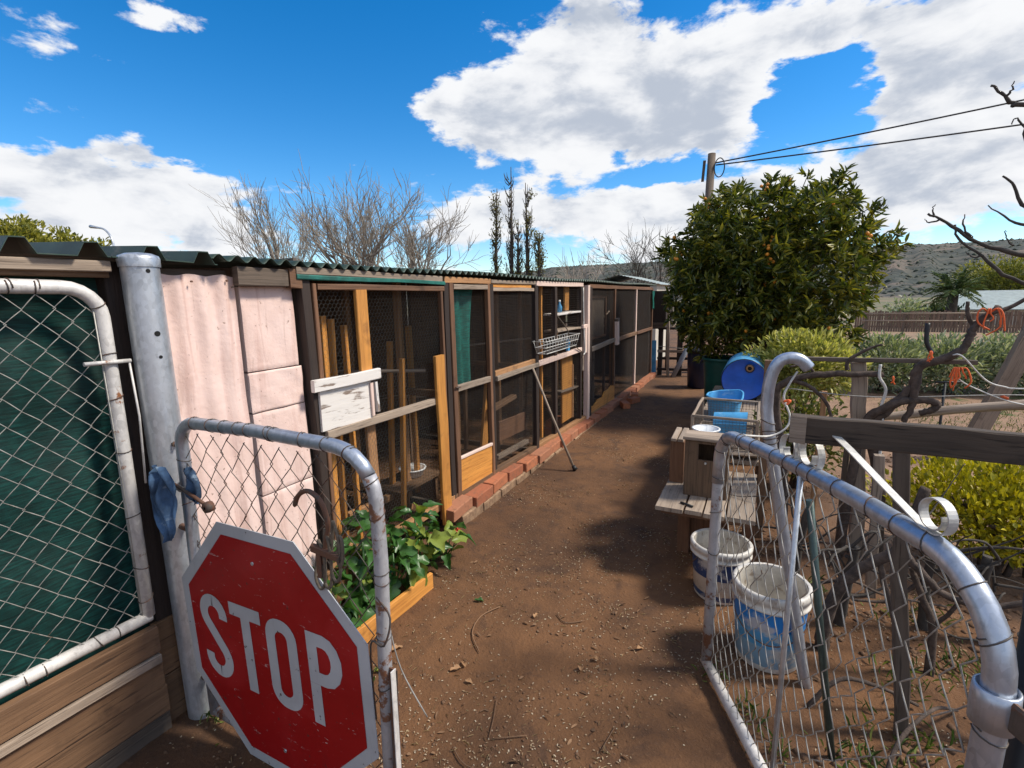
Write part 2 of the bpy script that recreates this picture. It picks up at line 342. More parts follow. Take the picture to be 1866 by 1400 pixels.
# ------------------------------------------------------------------ geometry helpers
V = Vector
class MB:
    """collects faces; build() links them as ONE mesh object whose origin is `base`"""
    def __init__(s): s.v = []; s.f = []; s.uv = []; s.sm = []
    def add(s, vs, fs, uvs=None, smooth=False):
        k = len(s.v); s.v += [tuple(p) for p in vs]
        for i, f in enumerate(fs):
            s.f.append([k+j for j in f]); s.sm.append(smooth)
            s.uv.append(uvs[i] if uvs else [(vs[j][0]+vs[j][1], vs[j][2]) for j in f])
        return s
    def mesh(s, name, mat, base=(0, 0, 0)):
        me = bpy.data.meshes.new(name)
        me.from_pydata([(p[0]-base[0], p[1]-base[1], p[2]-base[2]) for p in s.v], [], s.f)
        ul = me.uv_layers.new(name='UVMap')
        ul.data.foreach_set('uv', [c for f in s.uv for p in f for c in p])
        me.polygons.foreach_set('use_smooth', s.sm)
        me.materials.append(mat); me.update(); return me
    def build(s, name, mat, parent=None, base=None):
        if base is None: base = tuple(parent['_b']) if parent is not None else (0, 0, 0)
        if isinstance(mat, str): mat = M[mat]
        o = bpy.data.objects.new(name, s.mesh(name, mat, base)); COL.objects.link(o)
        if parent is not None:
            o.parent = parent; pb = tuple(parent['_b']); o.location = tuple(base[i]-pb[i] for i in range(3))
        else: o.location = base
        o['_b'] = base
        return o
def tag(o, label=None, cat=None, group=None, kind=None):
    for k, v in (('label', label), ('category', cat), ('group', group), ('kind', kind)):
        if v: o[k] = v
    return o
def thing(name, label, cat, base=(0, 0, 0), group=None):
    o = bpy.data.objects.new(name, None); COL.objects.link(o); o.location = base; o.empty_display_size = .1
    o['_b'] = tuple(base); return tag(o, label, cat, group)
def stuff(o): o['kind'] = 'stuff'; return o
def inst(name, me, parent, loc=(0, 0, 0), rot=(0, 0, 0), sc=1):
    o = bpy.data.objects.new(name, me); COL.objects.link(o); o.parent = parent
    o.location = loc; o.rotation_euler = rot; o.scale = (sc, sc, sc) if not hasattr(sc, '__len__') else sc
    return o
def board(mb, p0, p1, w, t, n=(1, 0, 0), ch=.003, seg=None, warp=.0026):
    """plank from p0 to p1, width w across the face, thickness t along n, chamfered edges, slightly uneven"""
    p0, p1, n = V(p0), V(p1), V(n); d = p1-p0; L = d.length; d.normalize()
    n = (n-d*n.dot(d)).normalized(); s = d.cross(n)
    ch = min(ch, w*.3, t*.3); hw, ht = w/2, t/2
    prof = [(-hw+ch, -ht), (hw-ch, -ht), (hw, -ht+ch), (hw, ht-ch), (hw-ch, ht), (-hw+ch, ht), (-hw, ht-ch), (-hw, -ht+ch)]
    per = [0]
    for i in range(8):
        a, b_ = prof[i], prof[(i+1) % 8]; per.append(per[-1]+math.hypot(a[0]-b_[0], a[1]-b_[1]))
    if seg is None: seg = max(1, min(10, int(L/.22)))
    u0, v0 = random.uniform(0, 40), random.uniform(0, 40)
    vs = []
    for k in range(seg+1):
        f = k/seg; c = p0+d*(L*f)+s*random.uniform(-warp, warp)+n*random.uniform(-warp, warp)*.6
        for a, b_ in prof:
            vs.append(c+s*(a+random.uniform(-warp, warp)*.6)+n*b_)
    fs = []; uvs = []
    for k in range(seg):
        for i in range(8):
            j = (i+1) % 8
            fs.append([k*8+i, k*8+j, k*8+8+j, k*8+8+i])
            uvs.append([(u0+L*k/seg, v0+per[i]), (u0+L*k/seg, v0+per[i+1]), (u0+L*(k+1)/seg, v0+per[i+1]), (u0+L*(k+1)/seg, v0+per[i])])
    fs.append(list(range(7, -1, -1))); uvs.append([(u0+prof[i][1]*.3, v0+prof[i][0]) for i in range(7, -1, -1)])
    fs.append([seg*8+i for i in range(8)]); uvs.append([(u0+prof[i][1]*.3, v0+prof[i][0]) for i in range(8)])
    mb.add(vs, fs, uvs); return mb
def B(p0, p1, w, t, n=(1, 0, 0), **k): return board(MB(), p0, p1, w, t, n, **k)
def tube(mb, pts, r, n=8, caps=True, closed=False):
    pts = [V(p) for p in pts]; m_ = len(pts); rs = list(r) if hasattr(r, '__len__') else [r]*m_
    if len(rs) != m_: rs = [float(np.interp(i/(m_-1), np.linspace(0, 1, len(rs)), rs)) for i in range(m_)]
    T = []
    for i in range(m_):
        a = pts[i-1] if (i or closed) else pts[i]; c = pts[(i+1) % m_] if (i < m_-1 or closed) else pts[i]
        t = c-a; T.append(t.normalized() if t.length > 1e-9 else V((0, 0, 1)))
    ref = V((0, 0, 1)) if abs(T[0].z) < .9 else V((1, 0, 0))
    nn = (ref-T[0]*ref.dot(T[0])).normalized(); vs = []; L = 0; Ls = []
    for i in range(m_):
        nn = nn-T[i]*nn.dot(T[i])
        nn = nn.normalized() if nn.length > 1e-6 else T[i].orthogonal().normalized()
        bb = T[i].cross(nn)
        if i: L += (pts[i]-pts[i-1]).length
        Ls.append(L)
        for k in range(n):
            a = 2*math.pi*k/n; vs.append(pts[i]+(nn*math.cos(a)+bb*math.sin(a))*rs[i])
    fs = []; uvs = []; u0 = random.uniform(0, 20); rr = 2*math.pi*max(rs)/n
    for i in range(m_-1 if not closed else m_):
        j = (i+1) % m_
        for k in range(n):
            k2 = (k+1) % n
            fs.append([i*n+k, i*n+k2, j*n+k2, j*n+k]); lj = Ls[j] if j else L+.05
            uvs.append([(u0+Ls[i], k*rr), (u0+Ls[i], (k+1)*rr), (u0+lj, (k+1)*rr), (u0+lj, k*rr)])
    mb.add(vs, fs, uvs, True)
    if caps and not closed:
        k0 = len(mb.v)-len(vs)
        for rng_ in (range(n-1, -1, -1), range((m_-1)*n, m_*n)):
            mb.f.append([k0+i for i in rng_]); mb.uv.append([(u0, .01*i) for i in range(n)]); mb.sm.append(False)
    return mb
def TB(pts, r, n=8, **k): return tube(MB(), pts, r, n, **k)
def spline(pts, k=5):
    pts = [V(p) for p in pts]; out = []
    for i in range(len(pts)-1):
        p0 = pts[max(i-1, 0)]; p1 = pts[i]; p2 = pts[i+1]; p3 = pts[min(i+2, len(pts)-1)]
        for j in range(k):
            t = j/k
            out.append(.5*((2*p1)+(p2-p0)*t+(2*p0-5*p1+4*p2-p3)*t*t+(3*p1-p0-3*p2+p3)*t**3))
    out.append(pts[-1]); return out
def lathe(mb, prof, c=(0, 0, 0), n=24, axis='z', smooth=True):
    vs = []
    for r, z in prof:
        for k in range(n):
            a = 2*math.pi*k/n; x, y = r*math.cos(a), r*math.sin(a)
            p = (x, y, z) if axis == 'z' else (x, -z, y)
            vs.append((c[0]+p[0], c[1]+p[1], c[2]+p[2]))
    fs = [[i*n+k, i*n+(k+1) % n, (i+1)*n+(k+1) % n, (i+1)*n+k] for i in range(len(prof)-1) for k in range(n)]
    mb.add(vs, fs, None, smooth); return mb
def box(mb, lo, hi, ch=.002):
    c = [(a+b_)/2 for a, b_ in zip(lo, hi)]
    return board(mb, (c[0], c[1], lo[2]), (c[0], c[1], hi[2]), hi[1]-lo[1], hi[0]-lo[0], (1, 0, 0), ch=ch, seg=1, warp=0)
def grid(mb, nu, nv, fn, smooth=True, uvs=1.0):
    P_ = [[fn(i/nu, j/nv) for j in range(nv+1)] for i in range(nu+1)]
    vs = [p for r in P_ for p in r]; fs = []; uv = []
    for i in range(nu):
        for j in range(nv):
            q = [i*(nv+1)+j, (i+1)*(nv+1)+j, (i+1)*(nv+1)+j+1, i*(nv+1)+j+1]; fs.append(q)
            uv.append([(i/nu*uvs, j/nv), ((i+1)/nu*uvs, j/nv), ((i+1)/nu*uvs, (j+1)/nv), (i/nu*uvs, (j+1)/nv)])
    mb.add(vs, fs, uv, smooth); return mb
def npmesh(name, verts, faces, mat, smooth=False):
    """verts (n,3), faces (m,k) arrays"""
    me = bpy.data.meshes.new(name); k = faces.shape[1]
    me.vertices.add(len(verts)); me.vertices.foreach_set('co', np.asarray(verts, np.float32).ravel())
    me.loops.add(faces.size); me.loops.foreach_set('vertex_index', faces.astype(np.int32).ravel())
    me.polygons.add(len(faces)); me.polygons.foreach_set('loop_start', np.arange(0, faces.size, k, dtype=np.int32))
    if smooth: me.polygons.foreach_set('use_smooth', np.ones(len(faces), bool))
    me.materials.append(M[mat] if isinstance(mat, str) else mat); me.update(calc_edges=True); me.validate(); return me
LEAF = np.array([(0, 0, 0), (.3, .42, .10), (.68, .40, .08), (1, 0, -.10), (.68, -.40, .08), (.3, -.42, .10), (.5, 0, .0)], float)
LEAFF = np.array([(0, 6, 2, 1), (6, 3, 2, 2), (0, 5, 4, 6), (6, 4, 3, 3)])
LEAFT = np.array([(0, 6, 1), (1, 6, 2), (6, 3, 2), (0, 5, 6), (5, 4, 6), (6, 4, 3)])
def leafcloud(pos, dirs, L, W, spread=.5, normal_up=.35):
    """one folded leaf per position, pointing roughly along dirs"""
    n = len(pos); d = dirs+rng.normal(0, spread, (n, 3)); d /= np.linalg.norm(d, axis=1)[:, None]+1e-9
    r = rng.normal(0, 1, (n, 3)); r[:, 2] += normal_up*3
    s = np.cross(r, d); s /= np.linalg.norm(s, axis=1)[:, None]+1e-9
    u = np.cross(d, s)
    Ls = L*rng.uniform(.5, 1.35, n); Ws = W*rng.uniform(.7, 1.2, n)
    v = (pos[:, None, :]+d[:, None, :]*(LEAF[None, :, 0, None]*Ls[:, None, None])+s[:, None, :]*(LEAF[None, :, 1, None]*Ws[:, None, None])+u[:, None, :]*(LEAF[None, :, 2, None]*Ls[:, None, None]))
    f = (LEAFT[None]+(np.arange(n)*7)[:, None, None]).reshape(-1, 3)
    return v.reshape(-1, 3), f
def link(name, me, parent=None, loc=(0, 0, 0)):
    o = bpy.data.objects.new(name, me); COL.objects.link(o); o.location = loc
    if parent is not None: o.parent = parent
    o['_b'] = tuple(loc); return o
def chainlink(mb, O, u, v, n, U, Vv, a, h, r, inside, jit=.003, sides=4):
    """woven wires running up the panel; neighbours hook together at their bends"""
    O, u, v, n = V(O), V(u), V(v), V(n)
    for k in range(int(U/a)+1):
        pts = []
        for j in range(int(Vv/h)+2):
            uu = (k+(j+k) % 2)*a+random.uniform(-jit, jit); vv = j*h+random.uniform(-jit, jit)
            pts.append((uu, vv, .0035 if (j+k) % 2 else -.0035))
        run = []
        for (u0, v0, n0), (u1, v1, n1) in zip(pts, pts[1:]):
            ins = inside((u0+u1)/2, (v0+v1)/2)
            if ins:
                if not run: run.append(O+u*u0+v*v0+n*n0)
                run.append(O+u*(u0*.45+u1*.55)+v*(v0*.45+v1*.55)+n*(n0*.2+n1*.2))
                run.append(O+u*u1+v*v1+n*n1)
            elif run:
                tube(mb, run, r, sides, caps=False); run = []
        if len(run) > 1: tube(mb, run, r, sides, caps=False)
    return mb
def rings(path, r, ks, name, mat, parent, rr=.0015):
    """tie wires wound round a pipe, each its own part"""
    P_ = [V(p) for p in path]; acc = [0]
    for a, b_ in zip(P_, P_[1:]): acc.append(acc[-1]+(b_-a).length)
    for s in ks:
        s += random.uniform(-.03, .03)
        i = max(j for j in range(len(P_)-1) if acc[j] <= s); t = (P_[i+1]-P_[i]).normalized(); c = P_[i]+t*(s-acc[i])
        a = t.orthogonal().normalized(); b_ = t.cross(a); ph = random.uniform(0, 6)
        t2 = random.uniform(-.006, .006)
        pts = [c+(a*math.cos(x)+b_*math.sin(x))*(r+rr*.6)+t*(x*.0016+t2*1.6*math.cos(x+ph)) for x in [k*2*math.pi/12 for k in range(15)]]
        TB(pts, rr, 5).build(name, mat, parent)
def arc2(c, r, a0, a1, k=6):
    return [(c[0]+r*math.cos(rad(a0+(a1-a0)*i/k)), c[1]+r*math.sin(rad(a0+(a1-a0)*i/k))) for i in range(k+1)]
def gz(x, y):
    if y < 12: return 0.0
    return -.035*(min(y, 60)-12)

# ------------------------------------------------------------------ ground, hills
def ax(lo, hi, step, far):
    a = list(np.arange(lo, hi, step)); s = step; x = hi
    while x < far: a.append(x); s *= 1.28; x += s
    s = step; x = lo-step*1.2
    while x > -far: a.insert(0, x); s *= 1.28; x -= s
    return np.array(a)
gx, gy = ax(-4.2, 2.4, .045, 1500), ax(.1, 5.5, .045, 1500)
X_, Y_ = np.meshgrid(gx, gy, indexing='ij')
Z_ = -.035*(np.clip(Y_, 12, 60)-12)
def vnoise(x, y, s, seed):
    r = np.random.default_rng(seed); t = r.random((64, 64)); x, y = x*s, y*s
    xi, yi = np.floor(x).astype(int), np.floor(y).astype(int); fx, fy = x-xi, y-yi
    fx, fy = fx*fx*(3-2*fx), fy*fy*(3-2*fy); g_ = lambda a, b_: t[a % 64, b_ % 64]
    return (g_(xi, yi)*(1-fx)+g_(xi+1, yi)*fx)*(1-fy)+(g_(xi, yi+1)*(1-fx)+g_(xi+1, yi+1)*fx)*fy-.5
near = ((Y_ < 9) & (np.abs(X_) < 6)).astype(float)
amp = .85+1.4*np.clip((X_-.15)/.5, 0, 1)*np.clip((4.5-Y_)/1.5, .35, 1)
Z_ += near*amp*(.016*vnoise(X_, Y_, 3, 1)+.010*vnoise(X_, Y_, 9, 2)+.008*vnoise(X_, Y_, 19, 3))
nx, ny = Z_.shape
idx = np.arange(nx*ny).reshape(nx, ny)
F_ = np.stack([idx[:-1, :-1], idx[1:, :-1], idx[1:, 1:], idx[:-1, 1:]], -1).reshape(-1, 4)
ground = link('ground', npmesh('ground', np.stack([X_, Y_, Z_], -1).reshape(-1, 3), F_, 'soil', True)); tag(ground, kind='structure')
def zg(x, y):
    i = min(max(np.searchsorted(gx, x)-1, 0), nx-2); j = min(max(np.searchsorted(gy, y)-1, 0), ny-2)
    return float(Z_[i:i+2, j:j+2].mean())
# hills: a long scrub-covered ridge
ridge_az = [-75, -40, -24, -22, -10.6, 0, 9, 18.5, 40, 75]; ridge_t = [.02, .028, .047, .0535, .0575, .0615, .0635, .0625, .06, .05]
A_ = np.radians(np.linspace(-75, 75, 240)); R_ = np.concatenate([np.linspace(230, 640, 34), np.linspace(680, 1000, 6)])
hv = []
for a in A_:
    t = np.interp(math.degrees(a), ridge_az, ridge_t)
    for r in R_:
        f = min(1, max(0, (r-230)/410)); f = f*f*(3-2*f)
        gul = .10*math.sin(a*95+r*.012+2*math.sin(a*31))+.06*math.sin(a*170+1+r*.02+2*math.sin(a*53))
        h = -2.2+(t*640+4.2)*f*(1+gul*(1-f)*1.5) + (1-abs(2*f-1))*2.5*math.sin(a*40)
        if r > 640: h = -2.2+(t*640+4.2)-(r-640)*.03
        hv.append((r*math.sin(a), r*math.cos(a), h+random.uniform(-.45, .45)))
hv = np.array(hv); na, nr = len(A_), len(R_); idx = np.arange(na*nr).reshape(na, nr)
F_ = np.stack([idx[:-1, :-1], idx[1:, :-1], idx[1:, 1:], idx[:-1, 1:]], -1).reshape(-1, 4)
tag(link('hills', npmesh('hills', hv, F_, 'hill', True)), kind='structure')
OCT = np.array([(1, 0, 0), (-1, 0, 0), (0, 1, 0), (0, -1, 0), (0, 0, 1), (0, 0, -1)], float); OCF = np.array([(0, 2, 4), (2, 1, 4), (1, 3, 4), (3, 0, 4), (2, 0, 5), (1, 2, 5), (3, 1, 5), (0, 3, 5)])
pk_ = hv.reshape(na, nr, 3)[:, 3:36]; n_ = 9000; ii, jj = rng.integers(40, na-40, n_), rng.integers(0, pk_.shape[1]-1, n_); w_ = rng.uniform(0, 1, n_)[:, None]
pp = pk_[ii, jj]*(1-w_)+pk_[ii, jj+1]*w_; u_ = rng.uniform(0, 1, n_)[:, None]; pp = pp*(1-u_)+(pk_[ii+1, jj]*(1-w_)+pk_[ii+1, jj+1]*w_)*u_
s_ = .5+1.5*rng.uniform(0, 1, n_)**3; v_ = pp[:, None, :]+OCT[None]*s_[:, None, None]*rng.uniform(.6, 1.4, (n_, 6, 1))*np.array([1, 1, .7])
tag(link('hill_scrub', npmesh('hill_scrub', v_.reshape(-1, 3), (OCF[None]+(np.arange(n_)*6)[:, None, None]).reshape(-1, 3), 'lf_scrub')), 'dark scrub bushes dotted over the hillside', 'scrub', kind='stuff')

# ------------------------------------------------------------------ left: screened gate, boards, posts
XW = -1.95
t = thing('pipe_gate', 'white pipe gate with rust spots and diamond wire in front of green shade cloth', 'gate', (-1.93, .2, 0))
c1 = arc2((.745, 1.56), .095, 90, 0)
gp = [(-1.925, -.45, 1.665), (-1.925, .3, 1.662)]+[(-1.925, y, z) for y, z in c1]+[(-1.925, .838, 1.1), (-1.925, .832, .487)]
TB(gp, .0215, 12).build('frame', 'pipew', t)
TB([(-1.925, .838, .482), (-1.925, .4, .492), (-1.925, -.45, .50)], .0205, 12).build('bottom_rail', 'pipew', t)
TB([(-1.925, -.45, .49), (-1.925, -.45, 1.67)], .0205, 12).build('stile', 'pipew', t)
mb = MB()
def ins(a, c):
    y, z = a-.45, c+.5
    return y < .832 and z < 1.652 and z > .49 and not (y > .745 and z > 1.56 and math.hypot(y-.745, z-1.56) > .088)
chainlink(mb, (-1.922, -.45, .5), (0, 1, 0), (0, 0, 1), (1, 0, 0), 1.3, 1.17, .039, .042, .0015, ins, .003)
stuff(mb.build('wire_mesh', 'wire', t))
TB([(-1.917, .815, 1.645), (-1.917, .818, 1.0), (-1.917, .812, .5)], .002, 5).build('edge_wire', 'wire', t)
mb = TB([(-1.90, .76, 1.415), (-1.90, .89, 1.412)], .007, 8); tube(mb, [(-1.90, .885, 1.412), (-1.895, .888, 1.22), (-1.9, .878, .98)], .0035, 6)
mb.build('latch', 'pipew', t)
rings(gp, .0215, [.9, 1.05, 1.12, 1.3, 1.45, 1.62, 1.8, 2.0, 2.2, 2.35], 'tie_wire', 'wirer', t, .002)
rings([(-1.925, .838, .482), (-1.925, -.45, .50)], .0205, [.08, .18, .27, .36, .5], 'tie_wire', 'wirer', t, .002)

mb = MB(); grid(mb, 60, 40, lambda u, v: (-2.02+.010*math.sin(u*40+3*math.sin(v*4))*(.4+v)+.006*math.sin(v*25+u*9), -.6+u*1.49, .30+v*1.395), True, 1.5)
tag(mb.build('shade_cloth_screen', 'shade', None, (-2.02, .2, .3)), 'dark green shade cloth stretched behind the diamond wire gate', 'shade cloth')
t = thing('timber_rail', 'weathered pale timber rail nailed along the top of green shade cloth', 'rail', (-1.97, .2, 1.69))
B((-1.945, -.6, 1.713), (-1.945, .885, 1.722), .034, .05).build('rail', 'grey', t)
B((-1.96, -.6, 1.689), (-1.96, .885, 1.698), .022, .04).build('batten', 'plank', t)
t = thing('plank_barrier', 'low barrier of stacked brown planks under the shade cloth gate', 'plank barrier', (-1.93, .2, 0))
for z0, z1, dx, ye, mk in ((.345, .452, .012, .842, 'plank'), (.305, .345, .018, .838, 'grey'), (.20, .305, .0, .845, 'plank'), (.085, .20, -.005, .85, 'plank'), (.0, .085, -.012, .85, 'greydark')):
    B((-1.925+dx, -.5, (z0+z1)/2+.008), (-1.925+dx, ye, (z0+z1)/2-.006), z1-z0-.006, .03).build('plank', mk, t)
t2 = thing('timber_post', 'dark wooden post behind the galvanised steel post', 'post', (-2.0, .91, 0))
B((-2.0, .905, 0), (-2.0, .915, 1.742), .075, .075).build('post', 'dark', t2)
for z0, z1 in ((.20, .42), (.0, .195)): B((-1.962, .852, (z0+z1)/2), (-1.962, .99, (z0+z1)/2), z1-z0, .02).build('cleat', 'plank', t2)
t = thing('steel_post', 'thick galvanised steel gatepost with domed cap and drilled holes', 'post', (-1.895, .957, 0))
PX, PY, PR = -1.895, .957, .056
lathe(MB(), [(PR, -.05), (PR, .5), (PR, 1.0), (PR, 1.74)], (PX, PY, 0), 32).build('shaft', 'galv', t)
lathe(MB(), [(PR+.004, 1.722), (PR+.005, 1.750), (PR+.001, 1.759), (PR*.7, 1.767), (.004, 1.771)], (PX, PY, 0), 32).build('cap', 'galv', t)
def on_post(az, z, r, name, mat, bulge=.001):
    d = V((math.sin(rad(az)), math.cos(rad(az)), 0)); s = d.cross(V((0, 0, 1))); c = V((PX, PY, z))+d*(PR+bulge)
    vs = [c]+[c+s*(r*math.cos(k*math.pi/6))+V((0, 0, r*math.sin(k*math.pi/6))) - d*(r*r*math.cos(k*math.pi/6)**2/(2*PR)) for k in range(12)]
    MB().add(vs, [[0, k+1, (k+1) % 12+1] for k in range(12)]).build(name, mat, t)
on_post(94, 1.499, .0095, 'hole', 'blackhole'); on_post(94, 1.419, .006, 'hole', 'blackhole'); on_post(95, 1.708, .007, 'hole', 'blackhole')
d = V((math.sin(rad(92)), math.cos(rad(92)), 0)); c = V((PX, PY, 1.108))+d*PR
tube(tube(MB(), [c, c+d*.010], .010, 6), [c+d*.008, c+d*.022], .005, 8).build('bolt', 'iron', t)

# ------------------------------------------------------------------ pink panels
t = thing('pink_corrugated_panel', 'pale pink painted corrugated panel beside the steel gatepost', 'panel', (-1.955, 1.18, 0))
def pk(u, v):
    y = 1.005+u*.325; return (-1.955+.0075*math.sin((y-1.0)*2*math.pi/.085)*(.75+.25*math.sin(v*9))+.002*math.sin(v*31+u*9), y+.002*math.sin(v*23), .05+v*1.655+.004*math.sin(u*17))
grid(MB(), 70, 60, pk).build('sheet', 'pink', t)
for y, z in ((1.03, 1.68), (1.29, 1.685), (1.15, 1.68), (1.31, 1.66)): TB([(-1.945, y, z), (-1.938, y, z)], .004, 7).build('nail', 'iron', t)
t = thing('pink_block_wall', 'pink painted block wall section between corrugated panel and aviary', 'wall', (-1.97, 1.49, 0))
for z0, z1, y0, y1, dx in ((0, .36, 1.35, 1.632, 0), (.363, .735, 1.348, 1.625, .004), (.738, 1.115, 1.352, 1.628, .001), (1.119, 1.297, 1.347, 1.622, .005), (1.301, 1.665, 1.350, 1.612, .0)):
    mb = MB(); nn = 34
    def fn(u, v, y0=y0, y1=y1, z0=z0, z1=z1, dx=dx):
        e = min(u, 1-u, v*1.1, (1-v)*1.1); r = .004*max(0, 1-e/.03)**2
        return (-1.957+dx-r+.0022*math.sin(u*7+v*4+z0*9)+.0008*math.sin(v*11+u*13), y0+(y1-y0)*u, z0+(z1-z0)*v)
    grid(mb, nn, nn, fn)
    box(mb, (-2.05, y0+.002, z0+.003), (-1.968+dx, y1-.002, z1-.003))
    mb.build('block', 'pink', t)
t = thing('wall_bracket', 'small pale metal strap on dark beam above the pink blocks', 'bracket', (-1.93, 1.41, 1.7))
B((-1.925, 1.36, 1.70), (-1.925, 1.47, 1.70), .02, .004).build('strap', 'strip', t); TB([(-1.922, 1.44, 1.7), (-1.917, 1.44, 1.7)], .004, 8).build('screw', 'iron', t)
# ------------------------------------------------------------------ the aviary
av = thing('aviary', 'long low aviary of wire mesh panels in patched timber frames with corrugated roof', 'aviary', (-2.7, 5.7, 0))
FX = -1.94
def sz(y): return float(np.interp(y, [1.6, 2.4, 3.4, 5.7, 9.8], [.22, .205, .18, .10, .03]))      # sill height follows the ground
def post(y, w, mat, z0=None, z1=1.70, x=FX, t_=.05, dy=0, name='post'):
    return B((x, y+dy, 0 if z0 is None else z0), (x, y, z1), w, t_).build(name, mat, av)
def rail(y0, z0, y1, z1, w, mat, x=FX, t_=.035, name='rail'):
    return B((x, y0, z0), (x, y1, z1), w, t_).build(name, mat, av)
# roof sheets: deep trapezoid ribs above the gate, fine corrugations along the aviary
def roof_sheet(y0, y1, kind):
    mb = MB(); ys = []
    if kind == 'rib':
        y = y0
        while y < y1-.01:
            ys += [(y, 0), (y+.085, 0), (y+.107, .042), (y+.142, .044), (y+.164, 0)]; y += .175
        ys.append((y1, 0))
    else:
        k = int(round((y1-y0)/.0095)); ys = [(y0+(y1-y0)*i/k, .013*math.sin(2*math.pi*(y0+(y1-y0)*i/k)/.076)+.013) for i in range(k+1)]
    xs = [-1.892, -1.93, -2.6, -3.3, -4.0]; vs = []; n = len(ys); jx = random.uniform(-.008, .008)
    for top in (0, -.0035):
        for i, x in enumerate(xs):
            for y, h in ys:
                e = (.012*math.sin(y*3.1+1)+.006*math.sin(y*7.7)) if kind == 'rib' else .006*math.sin(y*2.3)
                vs.append((x+(jx if i < 2 else 0), y, 1.758+h+top+(-1.9-x)*(.055 if kind == 'rib' else .04)+e))
    fs = []; m_ = len(xs)
    for s_ in range(2):
        for i in range(m_-1):
            for j in range(n-1):
                a = s_*m_*n+i*n+j; q = [a, a+1, a+n+1, a+n]; fs.append(q if s_ else q[::-1])
    for j in range(n-1): fs.append([j, j+1, m_*n+j+1, m_*n+j])
    mb.add(vs, fs, None, kind != 'rib'); mb.build('roof_sheet', 'roof', av)
roof_sheet(-.52, .18, 'rib'); roof_sheet(.181, .88, 'rib'); roof_sheet(.88+.001, 1.23, 'rib')
y = 1.21
while y < 9.9: roof_sheet(y, min(y+.76, 9.95), 'wave'); y += .7605
# header timbers under the roof
rail(1.32, 1.705, 1.56, 1.70, .075, 'greydark', FX+.01); rail(1.565, 1.70, 1.63, 1.70, .085, 'brown', FX+.015)
rail(1.60, 1.738, 2.75, 1.722, .034, 'grey', FX+.022, .03); rail(1.60, 1.708, 2.78, 1.698, .022, 'teal', FX+.024, .03, 'batten')
rail(2.79, 1.722, 3.42, 1.718, .04, 'pine_dull', FX+.01); rail(3.43, 1.722, 4.28, 1.722, .03, 'grey', FX+.01); rail(3.45, 1.692, 4.2, 1.690, .03, 'pine', FX+.005, .02)
rail(4.3, 1.718, 5.65, 1.722, .045, 'pinkpaint', FX+.01); rail(5.9, 1.71, 9.8, 1.70, .05, 'brown', FX+.005)
rail(1.0, 1.712, 1.33, 1.712, .03, 'greydark', -2.02)
# posts along the front
post(1.655, .05, 'dark', dy=.03); post(1.70, .022, 'brown', .22, 1.68, FX+.02, .03)
post(2.80, .055, 'dark', x=FX+.005); post(3.43, .06, 'dark'); post(4.285, .065, 'dark', x=FX+.008)
post(4.40, .05, 'grey', .16, 1.70, -1.99, .03); post(4.585, .03, 'pine', .14, 1.70, -2.0, .03); post(4.79, .055, 'dark', .14, 1.69, FX+.003)
post(5.60, .045, 'dark'); post(5.675, .035, 'grey', .7, 1.7, FX+.01, .03)
post(5.80, .075, 'pinkpaint', .02, 1.72, FX+.02, .06, .02); post(5.94, .07, 'dark', .0, 1.70, FX+.012)
post(7.10, .05, 'brown'); post(8.45, .055, 'pinkpaint', t_=.045); post(9.80, .06, 'brown')
post(6.80, .04, 'brown', .08, .95, -1.99, .03); post(6.33, .03, 'grey', .08, .92, -2.0, .03)
B((FX+.045, 7.14, .88), (FX+.045, 7.12, 1.22), .10, .045).build('nailed_block', 'pinkpaint', av)
B((FX+.045, 7.13, 1.222), (FX+.045, 7.125, 1.262), .11, .05).build('nailed_block', 'greydark', av)
B((FX+.04, 5.69, .92), (FX+.04, 5.69, 1.22), .07, .03).build('nailed_block', 'pinkpaint', av)
rail(5.6, 1.235, 5.76, 1.235, .04, 'pinkpaint', FX+.035)
# sill, in three lengths
for a, c_, mk in ((1.62, 2.80, 'pine_dull'), (2.81, 4.3, 'plank'), (4.305, 7.1, 'pine_dull'), (7.105, 9.83, 'plank')):
    rail(a, sz(a)-.025, c_, sz(c_)-.025, .05, mk, FX+.005, .055, 'sill')
rail(1.62, .09, 9.8, -.03, .12, 'dark', FX-.03, .03, 'footing')
# panel 1
rail(1.715, 1.665, 2.77, 1.662, .03, 'brown', FX+.02); post(2.745, .022, 'brown', .22, 1.66, FX+.02, .03)
B((FX+.028, 2.003, 1.215), (FX+.028, 1.996, 1.652), .082, .022).build('upright_board', 'pine', av)
B((FX+.05, 1.622, 1.197), (FX+.05, 2.08, 1.194), .058, .024).build('nailed_plank', 'white', av)
mb = MB(); board(mb, (FX+.030, 1.667, 1.062), (FX+.030, 2.022, 1.057), .205, .018); mb.build('patch_panel', 'white', av)
B((FX+.046, 2.015, 1.150), (FX+.046, 2.02, .966), .02, .012).build('patch_trim', 'pinkpaint', av)
B((FX+.04, 2.052, 1.15), (FX+.04, 2.06, .98), .022, .02).build('latch_block', 'white', av)
rail(1.69, .938, 2.66, .928, .042, 'grey', FX+.03, .04)
B((FX-.01, 2.065, .12), (FX-.01, 2.038, .905), .068, .022).build('upright_board', 'pine_dull', av)
B((-1.885, 2.665, .05), (-1.885, 2.645, 1.23), .105, .024, (1, .05, 0)).build('leaning_board', 'pine', av)
